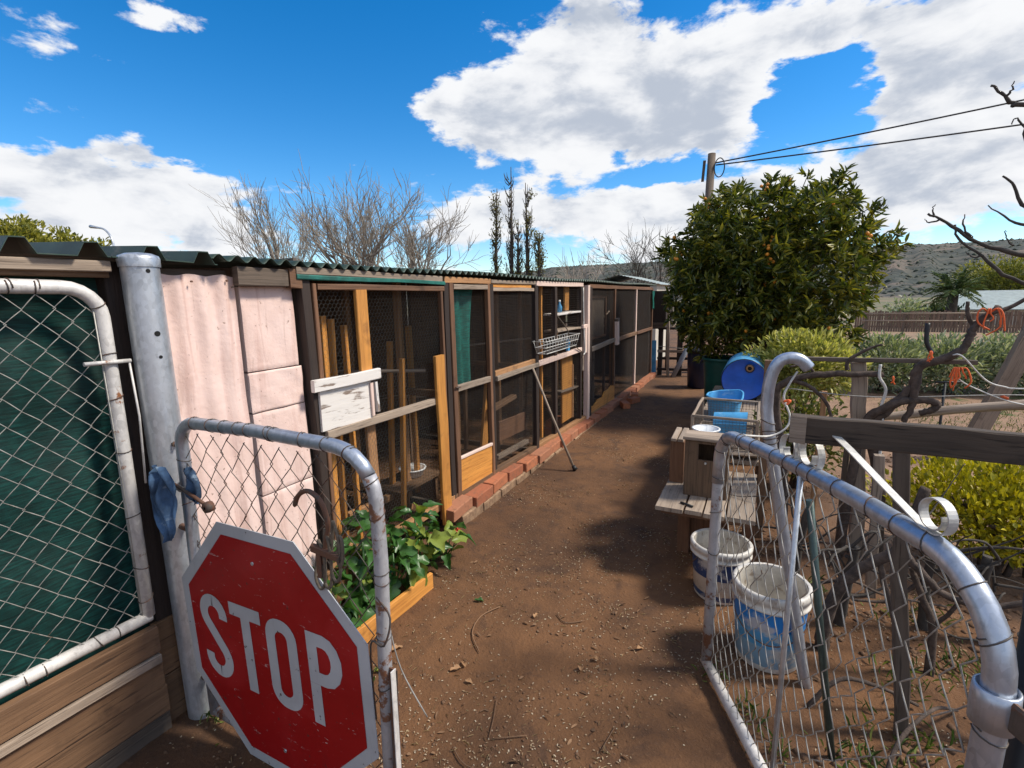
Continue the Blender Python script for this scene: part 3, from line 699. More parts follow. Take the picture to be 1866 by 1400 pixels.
# door in panel 2
dr = B((FX+.02, 2.868, .17), (FX+.02, 2.855, 1.70), .05, .035).build('door', 'brown', av)
B((FX+.02, 3.385, .15), (FX+.02, 3.372, 1.70), .035, .035).build('stile', 'brown', dr); B((FX+.021, 2.885, 1.675), (FX+.021, 3.355, 1.675), .035, .03).build('stile', 'grey', dr)
B((FX+.022, 2.89, .965), (FX+.022, 3.36, .96), .045, .03).build('mid_rail', 'grey', dr)
B((FX+.022, 2.89, .31), (FX+.022, 3.362, .285), .255, .016).build('kick_panel', 'pine', dr); B((FX+.028, 2.89, .448), (FX+.028, 3.362, .420), .022, .022).build('kick_rail', 'pinkpaint', dr)
TB([(FX+.05, 2.84, .98), (FX+.05, 2.9, .975)], .006, 6).build('hook', 'iron', dr)
# panel 3 and 4 rails
rail(3.46, .985, 4.25, .99, .04, 'pine_dull', FX+.01); rail(3.455, .945, 4.30, .955, .04, 'grey', FX+.03, .04)
rail(4.31, .955, 5.58, .965, .05, 'pinkpaint', FX+.02, .04)
B((FX-.12, 3.46, .20), (FX-.12, 3.60, .92), .10, .025).build('upright_board', 'pine', av)
B((FX-.06, 3.52, .665), (FX-.06, 3.95, .70), .06, .035, (0, 0, 1)).build('perch', 'plank', av)
rail(3.46, 1.66, 4.25, 1.66, .03, 'grey', FX+.015, .02)
rail(3.7, .42, 4.24, .40, .18, 'brown', -2.03, .02, 'kick_board'); rail(3.6, .22, 4.22, .20, .04, 'grey', -2.0, .04)
B((FX-.04, 5.26, 1.44), (FX-.04, 5.26, 1.70), .13, .02).build('upright_board', 'pine', av)
B((FX-.05, 4.82, 1.405), (FX-.05, 5.57, 1.415), .16, .02, (0, 0, 1)).build('shelf', 'white', av)
B((FX-.05, 4.82, 1.235), (FX-.05, 5.57, 1.225), .16, .022, (0, 0, 1)).build('shelf', 'grey', av)
B((FX-.05, 5.30, .16), (FX-.05, 5.30, .93), .34, .02).build('upright_board', 'pine', av); B((FX-.035, 5.46, .16), (FX-.035, 5.46, .80), .035, .015).build('upright_board', 'pine_dull', av)
rail(5.0, .55, 5.58, .52, .02, 'greydark', -2.0, .12)
TB(spline([(FX+.03, 4.80, 1.40), (FX+.07, 5.0, 1.24), (FX+.06, 5.12, 1.10), (FX+.05, 5.58, .93)]), .006, 6).build('tie_rope', 'rope', av)
TB(spline([(FX+.035, 5.62, 1.69), (FX+.04, 5.64, 1.2), (FX+.05, 5.66, .95), (FX+.05, 5.60, .9)]), .008, 6).build('hanging_hose', 'cord', av)
# panels 5 to 7
rail(5.98, .925, 7.07, .955, .055, 'grey', FX+.02, .04); rail(7.13, .945, 8.43, .955, .055, 'plank', FX+.02, .04); rail(8.48, .95, 9.78, .945, .05, 'brown', FX+.02, .04)
for a, c_ in ((6.05, 6.95), ):
    rail(a, 1.58, c_, 1.58, .035, 'brown', -2.02, .02); rail(a, 1.03, c_, 1.03, .035, 'brown', -2.02, .02); B((-2.02, a, 1.02), (-2.02, a, 1.59), .035, .022).build('inner_stile', 'brown', av); B((-2.02, c_, 1.02), (-2.02, c_, 1.59), .035, .022).build('inner_stile', 'brown', av)
    B((-2.04, (a+c_)/2, 1.035), (-2.04, (a+c_)/2, 1.575), .86, .012).build('inner_panel', 'greydark', av)
mb = MB(); outl = [(5.98, .10), (7.10, .07), (7.10, .27), (6.95, .30), (6.8, .27), (6.6, .27), (6.5, .21), (6.3, .22), (6.1, .17), (5.98, .19)]
vs = [(FX+.03, y, z) for y, z in outl]+[(FX+.012, y, z) for y, z in outl]; k = len(outl)
mb.add(vs, [list(range(k)), list(range(2*k-1, k-1, -1))]+[[i, (i+1) % k, k+(i+1) % k, k+i] for i in range(k)], [[(v[1], v[2]) for v in [vs[j] for j in f]] for f in [list(range(k)), list(range(2*k-1, k-1, -1))]+[[i, (i+1) % k, k+(i+1) % k, k+i] for i in range(k)]])
mb.build('broken_board', 'pine', av)
# wire netting: hexagonal on the first panel, square weld mesh on the others
mb = MB(); a, h = .0135, .0095
for k in range(int(1.03/a)):
    pts = []; z = .2; j = 0
    while z < 1.66:
        yy = 1.715+(k+(j+k) % 2)*a; pts += [(FX+.004, yy, z), (FX+.006, yy, z+h)]; z += h*2.0; j += 1
    tube(mb, pts, .0006, 3, caps=False)
stuff(mb.build('hexagon_netting', 'wired', av))
def weld(y0, y1, z0, z1, step, r, x=FX):
    mb = MB()
    y = y0
    while y < y1: tube(mb, [(x, y, z0), (x, y, z1)], r, 3, caps=False); y += step
    z = z0
    while z < z1: tube(mb, [(x+.001, y0, z), (x+.001, y1, z)], r, 3, caps=False); z += step
    stuff(mb.build('weld_mesh', 'wiref', av))
weld(2.89, 3.37, .42, 1.66, .0125, .0006); weld(3.46, 4.26, .2, 1.68, .0125, .0009); weld(4.31, 5.6, .14, 1.69, .025, .0008)
weld(5.97, 7.08, .10, 1.68, .0125, .0010); weld(7.12, 8.43, .07, 1.68, .0125, .0010); weld(8.48, 9.78, .04, 1.68, .0125, .0010)
# green cloth hanging inside the door
def cl(u, v): return (-1.975+.018*math.sin(u*14+v*3)-.02*v, 2.90+u*(.25+.16*v*v), 1.665-.72*(1-v)-.0)
grid(MB(), 24, 24, cl, True, .4).build('hanging_cloth', 'shade2', av)
grid(MB(), 8, 10, lambda u, v: (-1.90+.008*math.sin(u*9+v*5), 9.70+u*.14+.01*math.sin(v*9), 1.32+v*.34+.02*math.sin(u*11)*(1-v)), True, .4).build('hanging_cloth', 'shade2', av)
# inside: back wall, partitions, frames, perches
for k in range(11):
    y0 = 1.66+k*.745
    def bw(u, v, y0=y0): return (-3.72+.012*math.sin((y0+u*.74)*2*math.pi/.076), y0+u*.74, v*1.86)
    grid(MB(), 40, 2, bw).build('back_sheet', 'plank', av)
for y, mk in ((1.67, 'greydark'), (9.86, 'greydark')):
    B((-2.84, y, 0), (-2.84, y, 1.80), 1.70, .02, (0, 1, 0)).build('end_panel', mk, av)
for y in (2.82, 4.29, 5.86, 7.1, 8.45):
    for x in (-2.35, -2.85, -3.4): B((x, y, 0), (x, y, 1.80), .045, .045).build('inner_post', 'pine_dull' if x > -3 else 'plank', av)
    B((-3.65, y, .95), (-2.0, y, .93), .05, .03, (0, 1, 0)).build('inner_rail', 'plank', av); B((-3.65, y, .08), (-2.0, y, .08), .05, .03, (0, 1, 0)).build('inner_rail', 'greydark', av)
    mb = MB(); xx = -3.6
    while xx < -2.0: tube(mb, [(xx, y, .1), (xx, y, 1.78)], .0008, 3, caps=False); xx += .025
    z = .1
    while z < 1.75: tube(mb, [(-3.6, y, z), (-2.0, y, z)], .0008, 3, caps=False); z += .025
    stuff(mb.build('partition_mesh', 'wiref', av))
for x, y, z0, z1, w, mk, lean in ((-2.09, 1.87, .05, 1.52, .045, 'pine', .0), (-2.11, 1.95, .05, 1.50, .028, 'pine', .0), (-2.14, 2.09, .05, 1.46, .03, 'pine', -.02), (-2.42, 2.72, .1, 1.30, .05, 'pine', .05), (-2.2, 2.58, .1, 1.2, .04, 'pine', .05), (-2.38, 2.98, .08, 1.4, .06, 'pine', -.04), (-2.9, 2.5, .1, .9, .05, 'pine_dull', .0), (-2.7, 3.3, .1, 1.1, .05, 'plank', .0), (-2.6, 4.05, .1, 1.4, .07, 'plank', 0), (-2.3, 1.72, .05, 1.0, .05, 'pine', 0), (-2.9, 6.4, .1, 1.3, .06, 'grey', 0), (-2.5, 7.7, .1, 1.5, .05, 'brown', 0)):
    B((x, y, z0), (x+.02, y+lean, z1), w, .03, (1, .3, 0)).build('inner_upright', mk, av)
for p, q in (((-2.5, 2.2, .75), (-2.4, 2.75, .78)), ((-2.6, 2.4, 1.12), (-2.1, 2.78, 1.10)), ((-2.9, 3.0, .8), (-2.2, 3.3, .82)), ((-2.8, 4.4, 1.1), (-2.6, 5.7, 1.08)), ((-2.8, 7.2, 1.2), (-2.3, 7.9, 1.1)), ((-2.3, 7.25, 1.1), (-2.15, 7.6, 1.35)), ((-2.8, 6.0, .9), (-2.5, 7.0, .95))):
    TB([p, q], .012, 6).build('perch', 'grey', av)
rail(2.2, .20, 2.75, .17, .05, 'pine_dull', -2.35, .04, 'inner_rail'); B((-2.35, 2.72, .18), (-2.9, 2.65, .18), .05, .04, (0, 0, 1)).build('inner_rail', 'pine_dull', av)
for y0, y1 in ((3.0, 3.25), (5.0, 5.3)): box(MB(), (-3.5, y0, .8), (-3.2, y1, 1.1)).build('nest_box', 'plank', av)
# litter on the floor: straw, husks
n = 2600; px = rng.uniform(-3.6, -1.98, n); py = rng.uniform(1.7, 9.7, n)
pos = np.stack([px, py, np.full(n, .012)+rng.uniform(0, .012, n)], 1); dd = rng.normal(0, 1, (n, 3)); dd[:, 2] = rng.uniform(-.05, .12, n)
v, f = leafcloud(pos, dd, .06, .004, .1, 1); tag(link('floor_straw', npmesh('floor_straw', v, f, 'straw')), 'loose straw strewn over the aviary floor behind the mesh', 'straw', kind='stuff')

def bowl(name, label, cat, c, r, h, mat, dark=None):
    t = thing(name, label, cat, c); wall = .006
    lathe(MB(), [(.002, 0), (r*.72, 0), (r*.80, h*.1), (r*.97, h*.92), (r*1.06, h), (r*1.07, h+.004), (r*.97, h+.004), (r*.78, h*.2), (r*.7, wall), (.002, wall)], c, 28).build('shell', dark or mat, t)
    lathe(MB(), [(r*.96, h+.0045), (r*1.075, h+.0055), (r*1.085, h+.001), (r*1.06, h-.004)], c, 28).build('rim', mat, t); return t
bowl('feed_bowl', 'white enamel bowl on the aviary floor behind the first mesh panel', 'bowl', (-2.38, 2.92, .235), .10, .06, 'enamel')
B((-2.38, 2.6, .22), (-2.38, 3.1, .22), .3, .025, (0, 0, 1)).build('bowl_board', 'plank', av)
for yy in (2.64, 3.06): B((-2.38, yy, 0), (-2.38, yy, .207), .25, .03, (0, 1, 0)).build('bowl_board_leg', 'plank', av)
t = thing('brick_stack', 'two grey blocks lying on the aviary floor behind the mesh near the pinkish post', 'block', (-2.1, 5.25, 0))
for z, dy in ((.0, 0), (.085, .05)): box(MB(), (-2.2, 5.1+dy, z), (-2.08, 5.4+dy, z+.08), .006).build('block', 'brick', t)
t = thing('bottle', 'small pale blue bottle standing on the aviary shelf', 'bottle', (FX-.06, 5.10, 1.425))
lathe(MB(), [(.002, 0), (.028, 0), (.03, .06), (.012, .09), (.011, .115), (.002, .116)], (FX-.06, 5.10, 1.425), 14).build('body', 'bluef', t); lathe(MB(), [(.014, .11), (.014, .13), (.002, .131)], (FX-.06, 5.10, 1.425), 12).build('cap', 'enamel', t)
# heap of grey feathery twigs behind panel 5
n = 500; pos = np.stack([rng.uniform(-2.4, -2.05, n), rng.uniform(6.05, 6.7, n), rng.uniform(.05, .5, n)], 1); pos[:, 2] *= 1-np.abs(pos[:, 1]-6.35)*1.2
v, f = leafcloud(pos, rng.normal(0, 1, (n, 3)), .13, .03, .4); tag(link('dry_brush_heap', npmesh('dry_brush_heap', v, f, 'straw')), 'heap of dry grey brush inside the mesh panel past the pinkish post', 'brush', kind='stuff')
# hanging wire basket
t = thing('wire_basket', 'white wire tray basket wired on outside the mesh above the rail', 'basket', (-1.84, 4.68, 1.06))
def q(u, w, z): return (FX+.02+.14*w, 4.20+.95*u, 1.06+.12*z+.01*u)
mb = MB()
for pts in ([q(0, 0, 1), q(1, 0, 1), q(1, 1, 1), q(0, 1, 1), q(0, 0, 1)], [q(.06, .15, 0), q(.94, .15, 0), q(.94, .85, 0), q(.06, .85, 0), q(.06, .15, 0)], [q(.03, .08, .5), q(.97, .08, .5), q(.97, .92, .5), q(.03, .92, .5), q(.03, .08, .5)]):
    tube(mb, pts, .0045, 6)
mb.build('rim', 'strip', t)
for k in range(13):
    u = .03+.94*k/12; um = .06+.88*k/12
    TB([q(u, 0, 1), q(um, .15, 0), q(um, .85, 0), q(u, 1, 1)], .003, 5).build('wire', 'strip', t)
B((FX+.03, 5.12, 1.0), (FX+.03, 5.14, 1.13), .05, .03).build('clip', 'bluef', t)
# walking stick leaning on the frame
t = thing('leaning_stick', 'thin wooden stick with dark rubber foot leaning from the path onto the aviary rail', 'stick', (-1.469, 4.134, 0))
TB([(-1.478, 4.134, .02), (-1.70, 4.138, .5), (-1.885, 4.13, .94)], [.013, .0125, .011], 8).build('shaft', 'grey', t)
tube(MB(), [(-1.462, 4.134, .008), (-1.49, 4.134, .045)], [.024, .018], 10).build('foot', 'black', t)

# ------------------------------------------------------------------ brick edging
be = thing('brick_edging', 'row of loose red bricks laid along the foot of the aviary', 'brick edging', (-1.87, 5.7, 0))
def brickmesh(seed, L=.262):
    r = random.Random(seed); mb = MB(); w, h = .115, .085; ch = .006
    prof = [(-w/2+ch, -h/2), (w/2-ch, -h/2), (w/2, -h/2+ch), (w/2, h/2-ch), (w/2-ch, h/2), (-w/2+ch, h/2), (-w/2, h/2-ch), (-w/2, -h/2+ch)]
    vs = []
    for k, (f, s) in enumerate(((-.5, .94), (-.475, 1), (0, 1), (.475, 1), (.5, .94))):
        for a, c_ in prof: vs.append((a*s+r.uniform(-.0025, .0025), f*L+r.uniform(-.0025, .0025), c_*s+r.uniform(-.0025, .0025)))
    fs = [[k*8+i, k*8+8+i, k*8+8+(i+1) % 8, k*8+(i+1) % 8] for k in range(4) for i in range(8)]+[list(range(8)), list(range(39, 31, -1))]
    mb.add(vs, fs); return mb.mesh('brick', M['brick'])
BM = [brickmesh(s) for s in range(5)]; BD = [brickmesh(s+9, .27) for s in range(3)]
for m_ in BD: m_.materials[0] = M['brickd']
y = 2.62; k = 0
while y < 9.6:
    L = .285+random.uniform(-.012, .02); z = sz(y)-.082+random.uniform(-.006, .006)
    gap = 5.95 < y < 6.0
    o = inst('brick', BM[k % 5], be, (random.uniform(-.012, .012)+(.03 if y > 6 else 0)*0, y+L/2-5.7, max(z, .03)), (random.uniform(-.04, .04), random.uniform(-.05, .05), random.uniform(-.06, .06)))
    if y < 6.2: inst('brick', BD[(k+2) % 3], be, (.004+random.uniform(-.006, .006), y+L/2-5.7+.12, max(z-.088, -.03)), (0, 0, random.uniform(-.03, .03)))
    y += L; k += 1
for x, y, rz in ((-1.70, 6.9, .5), (-1.66, 7.25, -.4), (-1.72, 7.6, .2)):
    o = link('loose_brick', BM[k % 5], None, (x, y, .04)); o.rotation_euler = (0, 0, rz); o.scale = (.9, .8, .9)
    tag(o, ('brick turned outward', 'middle brick', 'last brick')[k % 3]+' of the three loose bricks lying on the path by the aviary foot', 'brick', 'loose bricks on the path'); k += 1
# ------------------------------------------------------------------ small gate with the stop sign
GY = .935
sg = thing('wire_gate', 'low grey pipe gate with sagging diamond wire carrying the stop sign', 'gate', (-1.33, GY, 0))
gp = [(-1.775, GY, .06), (-1.768, GY, .7), (-1.752, GY, 1.10)]+[(x, GY, z) for x, z in arc2((-1.665, 1.118), .088, 175, 92)]+[(-1.37, GY, 1.213), (-1.06, GY, 1.208)]+[(x, GY, z) for x, z in arc2((-1.03, 1.066), .140, 84, 4)]+[(-.888, GY, .9), (-.905, GY, .45), (-.915, GY, .03)]
gp = [V(p) for p in gp]
i0 = 13
TB(gp[:i0+4], .0205, 12).build('frame', 'pipe', sg); TB(gp[i0+3:], .0200, 12).build('stile', 'piper', sg)
TB([(-1.775, GY, .07), (-.915, GY, .05)], .019, 10).build('bottom_rail', 'piper', sg)
mb = MB()
def ins(a, c):
    x, z = a-1.775, c+.08
    if not (-1.765 < x < -.895 and .07 < z < 1.195): return False
    if x > -1.03 and z > 1.066 and math.hypot(x+1.03, z-1.066) > .128: return False
    if x < -1.665 and z > 1.118 and math.hypot(x+1.665, z-1.118) > .08: return False
    return True
chainlink(mb, (-1.775, GY, .08), (1, 0, 0), (0, 0, 1), (0, 1, 0), .9, 1.13, .040, .052, .0017, ins, .006)
stuff(mb.build('wire_mesh', 'wirer', sg))
rings(gp, .0205, [.25, .55, .85, 1.02, 1.20, 1.27, 1.34, 1.40, 1.47, 1.54, 1.61, 1.70, 1.78, 1.86, 1.97, 2.1, 2.25, 2.3, 2.45, 2.6], 'tie_wire', 'wirer', sg)
for z in (.18, .8): TB([(-1.86, GY+.01, z), (-1.77, GY+.005, z)], .012, 8).build('hinge', 'iron', sg)
TB(spline([(-.895, GY-.02, .80), (-.86, GY-.01, .74), (-.875, GY-.026, .66), (-.93, GY-.02, .64), (-.93, GY-.02, .40)]), .003, 5).build('loop_wire', 'wirer', sg)
TB(spline([(-.90, GY+.024, .70), (-.87, GY+.03, .55), (-.80, GY+.05, .40)]), .0022, 5).build('loose_wire', 'wire', sg)
# channel stake beside the stile
t = thing('channel_stake', 'narrow upright metal channel with pale edge beside the rusty gate stile', 'stake', (-.868, GY, 0))
B((-.885, GY-.004, 0), (-.872, GY-.004, .575), .035, .004, (0, 1, 0)).build('web', 'iron', t)
B((-.866, GY-.014, 0), (-.859, GY-.014, .58), .020, .004, (1, 0, 0)).build('flange', 'pipew', t)
# the sign
sg2 = thing('stop_sign', 'red octagonal STOP sign with grey-white border wired low on the gate', 'sign', (-1.37, .905, 0))
W = .885; R8 = W/2/math.cos(math.pi/8); CX, CZ, SY = -1.37, .452, .905; RO = .025
def sp_(u, v, y): return (CX+u*math.cos(RO)-v*math.sin(RO), y, CZ+u*math.sin(RO)+v*math.cos(RO))
def octo(r, y): return [sp_(r*math.cos(math.pi/8+k*math.pi/4), r*math.sin(math.pi/8+k*math.pi/4), y) for k in range(8)]
a, c_ = octo(R8, SY), octo(R8, SY+.003)
MB().add(a+c_, [list(range(8)), list(range(15, 7, -1))]+[[k, 8+k, 8+(k+1) % 8, (k+1) % 8] for k in range(8)]).build('plate', 'signwhite', sg2)
face = MB().add(octo(R8-.044, SY-.0012), [list(range(8))]).build('red_face', 'signred', sg2)
def flat(name, outer, inner=None, y=SY-.0024):
    """flat sheeting letter from an outline (and a counter)"""
    if inner is None: MB().add([sp_(u, v, y) for u, v in outer], [list(range(len(outer)))]).build(name, 'signwhite', face)
    else:
        n = len(outer); MB().add([sp_(u, v, y) for u, v in outer+inner], [[k, (k+1) % n, n+(k+1) % n, n+k] for k in range(n)]).build(name, 'signwhite', face)
def stroke(name, pts, w):
    L_, R_ = [], []
    for i, p in enumerate(pts):
        a = pts[max(i-1, 0)]; b_ = pts[min(i+1, len(pts)-1)]; d = V((b_[0]-a[0], b_[1]-a[1])).normalized()
        L_.append((p[0]-d.y*w/2, p[1]+d.x*w/2)); R_.append((p[0]+d.y*w/2, p[1]-d.x*w/2))
    n = len(pts); MB().add([sp_(u, v, SY-.0024) for u, v in L_+R_], [[i, n+i, n+i+1, i+1] for i in range(n-1)]).build(name, 'signwhite', face)
h, w_ = .160, .044
def rrect(cx, hw, hh, r, k=6):
    o = []
    for sx, sy, a0 in ((1, 1, 0), (-1, 1, 90), (-1, -1, 180), (1, -1, 270)):
        o += [(cx+sx*(hw-r)+r*math.cos(rad(a0+90*i/k)), sy*(hh-r)+r*math.sin(rad(a0+90*i/k))) for i in range(k+1)]
    return o
cs = -.275; rr_ = .053
S = arc2((cs, h-w_/2-rr_), rr_, -12, 90, 6)+arc2((cs, h-w_/2-rr_), rr_, 90, 200, 8)
S2 = [(cs-rr_*.80, .052), (cs-rr_*.42, .028), (cs+rr_*.35, -.022), (cs+rr_*.76, -.048)]
S3 = arc2((cs, -h+w_/2+rr_), rr_, 20, -90, 8)+arc2((cs, -h+w_/2+rr_), rr_, -90, -192, 6)
stroke('letter', [V(p) for p in S+S2+S3], w_)
flat('letter', [(-.180, h), (-.180, h-.048), (-.124, h-.048), (-.124, -h), (-.078, -h), (-.078, h-.048), (-.022, h-.048), (-.022, h)])
flat('letter', rrect(.072, .072, h, .065), rrect(.072, .028, h-.044, .027))
k = 8; po = [(.190, h)]+[(.262+.072*math.cos(rad(a)), .072+.088*math.sin(rad(a))) for a in np.linspace(90, -90, k)]+[(.190, -.016)]
pi = [(.234, h-.044)]+[(.258+.030*math.cos(rad(a)), .072+.044*math.sin(rad(a))) for a in np.linspace(90, -90, k)]+[(.234, .028)]
flat('letter', po, pi)
MB().add([sp_(u, v, SY-.0024) for u, v in ((.190, -.0165), (.234, -.0165), (.234, -h), (.190, -h))], [[0, 1, 2, 3]]).build('letter_stem', 'signwhite', face)
for u, v in ((-.02, .33), (.02, -.34)): TB([sp_(u, v, SY-.004), sp_(u, v, SY+.04)], .006, 8).build('bolt', 'galv', sg2)
# rag, hook, coil of wire and straps hung on the gate
t = thing('blue_rag', 'crumpled faded blue rag tied round the gatepost and gate pipe', 'rag', (-1.80, .90, .85))
def ragf(u, v):
    wdt = .004+.056*math.sin(math.pi*min(1, v*.88+.02))**.85; a = (u-.5)*2
    fold = .012*math.sin(a*10.5+2.2*v)*(.4+v)+.009*math.sin(a*4+v*7)+.004*math.sin(v*15+a*6)
    return (-1.765+a*wdt*.95+.012*math.sin(v*9), .868-abs(a)*.0+fold-.018*(1-a*a)+a*wdt*.1, .80+.26*v+.012*math.sin(a*6)*(v))
grid(MB(), 28, 28, ragf).build('cloth', 'rag', t)
def ragk(u, v): a = u*2*math.pi; return (-1.705+.036*math.cos(a)*math.sin(math.pi*v)+.03*v, .915+.012*math.sin(a*2+v*6), 1.045-.11*v+.030*math.sin(a)*math.sin(math.pi*v)+.01*math.sin(a*3))
grid(MB(), 18, 10, ragk).build('knot', 'rag', t)
lathe(MB(), [(.022, 0), (.027, .008), (.028, .02), (.022, .028)], (-1.768, GY, .955), 16).build('band', 'cord', t)
t = thing('iron_hook', 'iron bolt with round nut poking through the gate wire', 'bolt', (-1.70, GY-.02, .95))
TB([(-1.775, GY-.03, .985), (-1.66, GY-.035, .962), (-1.585, GY-.04, .945)], .006, 8).build('shank', 'iron', t); lathe(MB(), [(.004, -.012), (.017, -.012), (.019, 0), (.017, .012), (.005, .013)], (-1.578, GY-.04, .943), 10, 'y').build('nut', 'iron', t)
t = thing('hay_hook', 'curved rusty iron hook and bundle of straps hung on the gate wire', 'hook', (-1.070, GY-.02, .95))
TB(spline([(-1.175, GY-.03, 1.015), (-1.150, GY-.032, 1.055), (-1.105, GY-.034, 1.075), (-1.060, GY-.034, 1.05), (-1.045, GY-.03, .99), (-1.060, GY-.03, .93), (-1.075, GY-.03, .86)]), [.003]+[.007]*29+[.006], 8).build('hook', 'iron', t)
for dx, z0, z1, wd in ((0, .97, .80, .02), (.035, 1.0, .83, .022), (-.03, .93, .79, .025), (.055, .96, .88, .015)):
    x = -1.06+dx
    TB(spline([(x, GY-.03, z0), (x+wd, GY-.036, (z0+z1)/2+.03), (x+wd*.8, GY-.035, z1+.02), (x, GY-.036, z1-.01), (x-wd*.8, GY-.034, z1+.02), (x-wd*.6, GY-.03, (z0+z1)/2), (x, GY-.03, z0)], 4), .0045, 6).build('strap_loop', 'rope', t)
B((-1.110, GY-.036, .905), (-1.000, GY-.036, .895), .022, .016, (0, 1, 0)).build('buckle', 'iron', t); B((-1.085, GY-.038, .90), (-1.085, GY-.04, .82), .018, .01, (0, 1, 0)).build('buckle', 'iron', t)

# ------------------------------------------------------------------ planted bed behind the gate
t = thing('bed_edging', 'orange timber boards edging the leafy plant bed beside the path', 'edging', (-1.75, 1.65, 0))
B((-1.60, 1.22, .045), (-1.565, 2.03, .045), .10, .022, (1, 0, 0)).build('board', 'pine', t); B((-1.92, 1.215, .045), (-1.61, 1.205, .045), .09, .02, (0, 1, 0)).build('board', 'pine_dull', t)
B((-1.915, 1.66, .16), (-1.915, 1.86, .17), .28, .015).build('board', 'pine_dull', t)
def leafmesh(seed, lobes, curl):
    r = random.Random(seed); mb = MB(); nu, nv = 9, 4
    def fn(u, v):
        s = (v-.5)*2; wd = .30*math.sin(math.pi*min(1, u*.93+.05))**.7*(1+.24*math.sin(u*lobes+seed))*(1 if u > .04 else .2)
        z = -curl*u*u+.34*abs(s)*wd*2+.07*math.sin(u*11+s*4+seed)*abs(s)
        return (u, s*wd, z)
    grid(mb, nu, nv, fn); return mb
LM = {}
for k_, mk in (('g', 'lf_broad'), ('y', 'lf_broady')):
    LM[k_] = [leafmesh(s, 9+s*3, .25+.2*s).mesh('broad_leaf', M[mk]) for s in range(4)]
STM = TB([(0, 0, 0), (.35, 0, .35), (1, 0, .55)], [.03, .025, .02], 5).mesh('leaf_stalk', M['lf_broad'])
spots = [(-1.83, 1.33, 20, .30, 'g'), (-1.70, 1.42, 20, .28, 'g'), (-1.86, 1.56, 20, .30, 'g'), (-1.69, 1.62, 20, .27, 'g'), (-1.80, 1.76, 24, .38, 'g'), (-1.67, 1.84, 22, .30, 'g'), (-1.85, 1.98, 24, .37, 'g'), (-1.66, 2.05, 22, .28, 'y'), (-1.82, 2.22, 22, .32, 'g'), (-1.64, 2.27, 18, .22, 'y'), (-1.66, 1.28, 14, .2, 'g')]
desc = ['beside the pink corrugated panel', 'behind the sign next to the edging board', 'at the aviary corner post', 'in the middle of the edging board', 'under the white patched panel', 'by the far half of the edging board', 'tallest of the bed under the mesh', 'with yellowing leaves over the end of the board', 'in front of the leaning pine board', 'with pale leaves spilling onto the path', 'lowest of the bed behind the rusty stile']
for (x, y, n, hgt, kd), ds in zip(spots, desc):
    t = thing('leafy_plant', 'broad-leaved green plant '+ds, 'plant', (x, y, 0), 'plants in the timber-edged bed')
    for k in range(n):
        a = k*2.4+random.uniform(-.4, .4); rr_ = random.uniform(.01, .10); z = hgt*random.uniform(.25, 1.05); L = random.uniform(.075, .135)
        kk = 'y' if (kd == 'y' and random.random() < .6) or random.random() < .08 else 'g'
        o = inst('leaf', random.choice(LM[kk]), t, (rr_*math.cos(a), rr_*math.sin(a), z), (random.uniform(-.9, .9), random.uniform(-.5, .7)-(z/hgt-.5)*1.3, a+random.uniform(-.5, .5)), (L, L*random.uniform(.9, 1.2), L))
    TB([(x, y, 0), (x+.01, y, hgt*.5), (x, y+.01, hgt*.92)], [.012, .009, .005], 6).build('stem', 'lf_broad', t)
    for k in range(4):
        a = k*1.6; TB([(x, y, hgt*.2), (x+.05*math.cos(a), y+.05*math.sin(a), hgt*.5), (x+.09*math.cos(a), y+.09*math.sin(a), hgt*.7)], [.006, .005, .003], 5).build('stalk', 'lf_broad', t)
t = thing('red_flower', 'single small red flower at the path end of the leafy bed', 'flower', (-1.62, 2.38, 0))
TB([(-1.66, 2.34, 0), (-1.63, 2.37, .10), (-1.615, 2.385, .17)], .003, 5).build('stem', 'lf_broad', t)
pos = np.tile(np.array([[-1.615, 2.385, .17]]), (9, 1)); v, f = leafcloud(pos-np.array(tuple(t['_b'])), rng.normal(0, 1, (9, 3))+np.array([0, 0, .6]), .025, .02, .4); link('petals', npmesh('petals', v, f, 'clay'), t)

# ------------------------------------------------------------------ right gate
HA = V((-.132, 2.04, 0)); HB = V((.386, 1.0, 0)); gu = (HB-HA).normalized(); gn = V((gu.y, -gu.x, 0))
if gn.y > 0: gn = -gn
GL = (HB-HA).length
def gpnt(s, z, o=0.): p = HA+gu*s+gn*o; return V((p.x, p.y, z))
rg = thing('pipe_gate', 'tall-shouldered galvanised pipe gate with diamond wire and scrollwork standing open', 'gate', (.13, 1.5, 0))
top = [gpnt(s, z) for s, z in arc2((.165, .945), .135, 178, 98, 7)]+[gpnt(.35, 1.097), gpnt(.55, 1.112), gpnt(.8, 1.12), gpnt(.95, 1.118)]+[gpnt(s, z) for s, z in arc2((.995, .95), .168, 84, 0, 8)]
fr = [gpnt(.012, .04), gpnt(.022, .5), gpnt(.028, .86)]+top+[gpnt(GL, .85), gpnt(GL-.005, .45), gpnt(GL-.008, .03)]
TB(fr[2:], .0225, 14).build('frame', 'pipe', rg); TB(fr[:3]+[fr[3]], .0205, 12).build('stile', 'piper', rg)
TB([gpnt(.0, .045), gpnt(.5, .04), gpnt(GL, .035)], .0205, 12).build('bottom_rail', 'pipew', rg)
mb = MB()
def ins(a, c):
    z = c+.05
    if not (.025 < a < GL-.02 and .05 < z < 1.10): return False
    if a < .165 and z > .945 and math.hypot(a-.165, z-.945) > .12: return False
    if a > .995 and z > .95 and math.hypot(a-.995, z-.95) > .15: return False
    return True
chainlink(mb, gpnt(.01, .05), gu, (0, 0, 1), gn, GL, 1.07, .040, .046, .0018, ins, .005)
stuff(mb.build('wire_mesh', 'wire', rg))
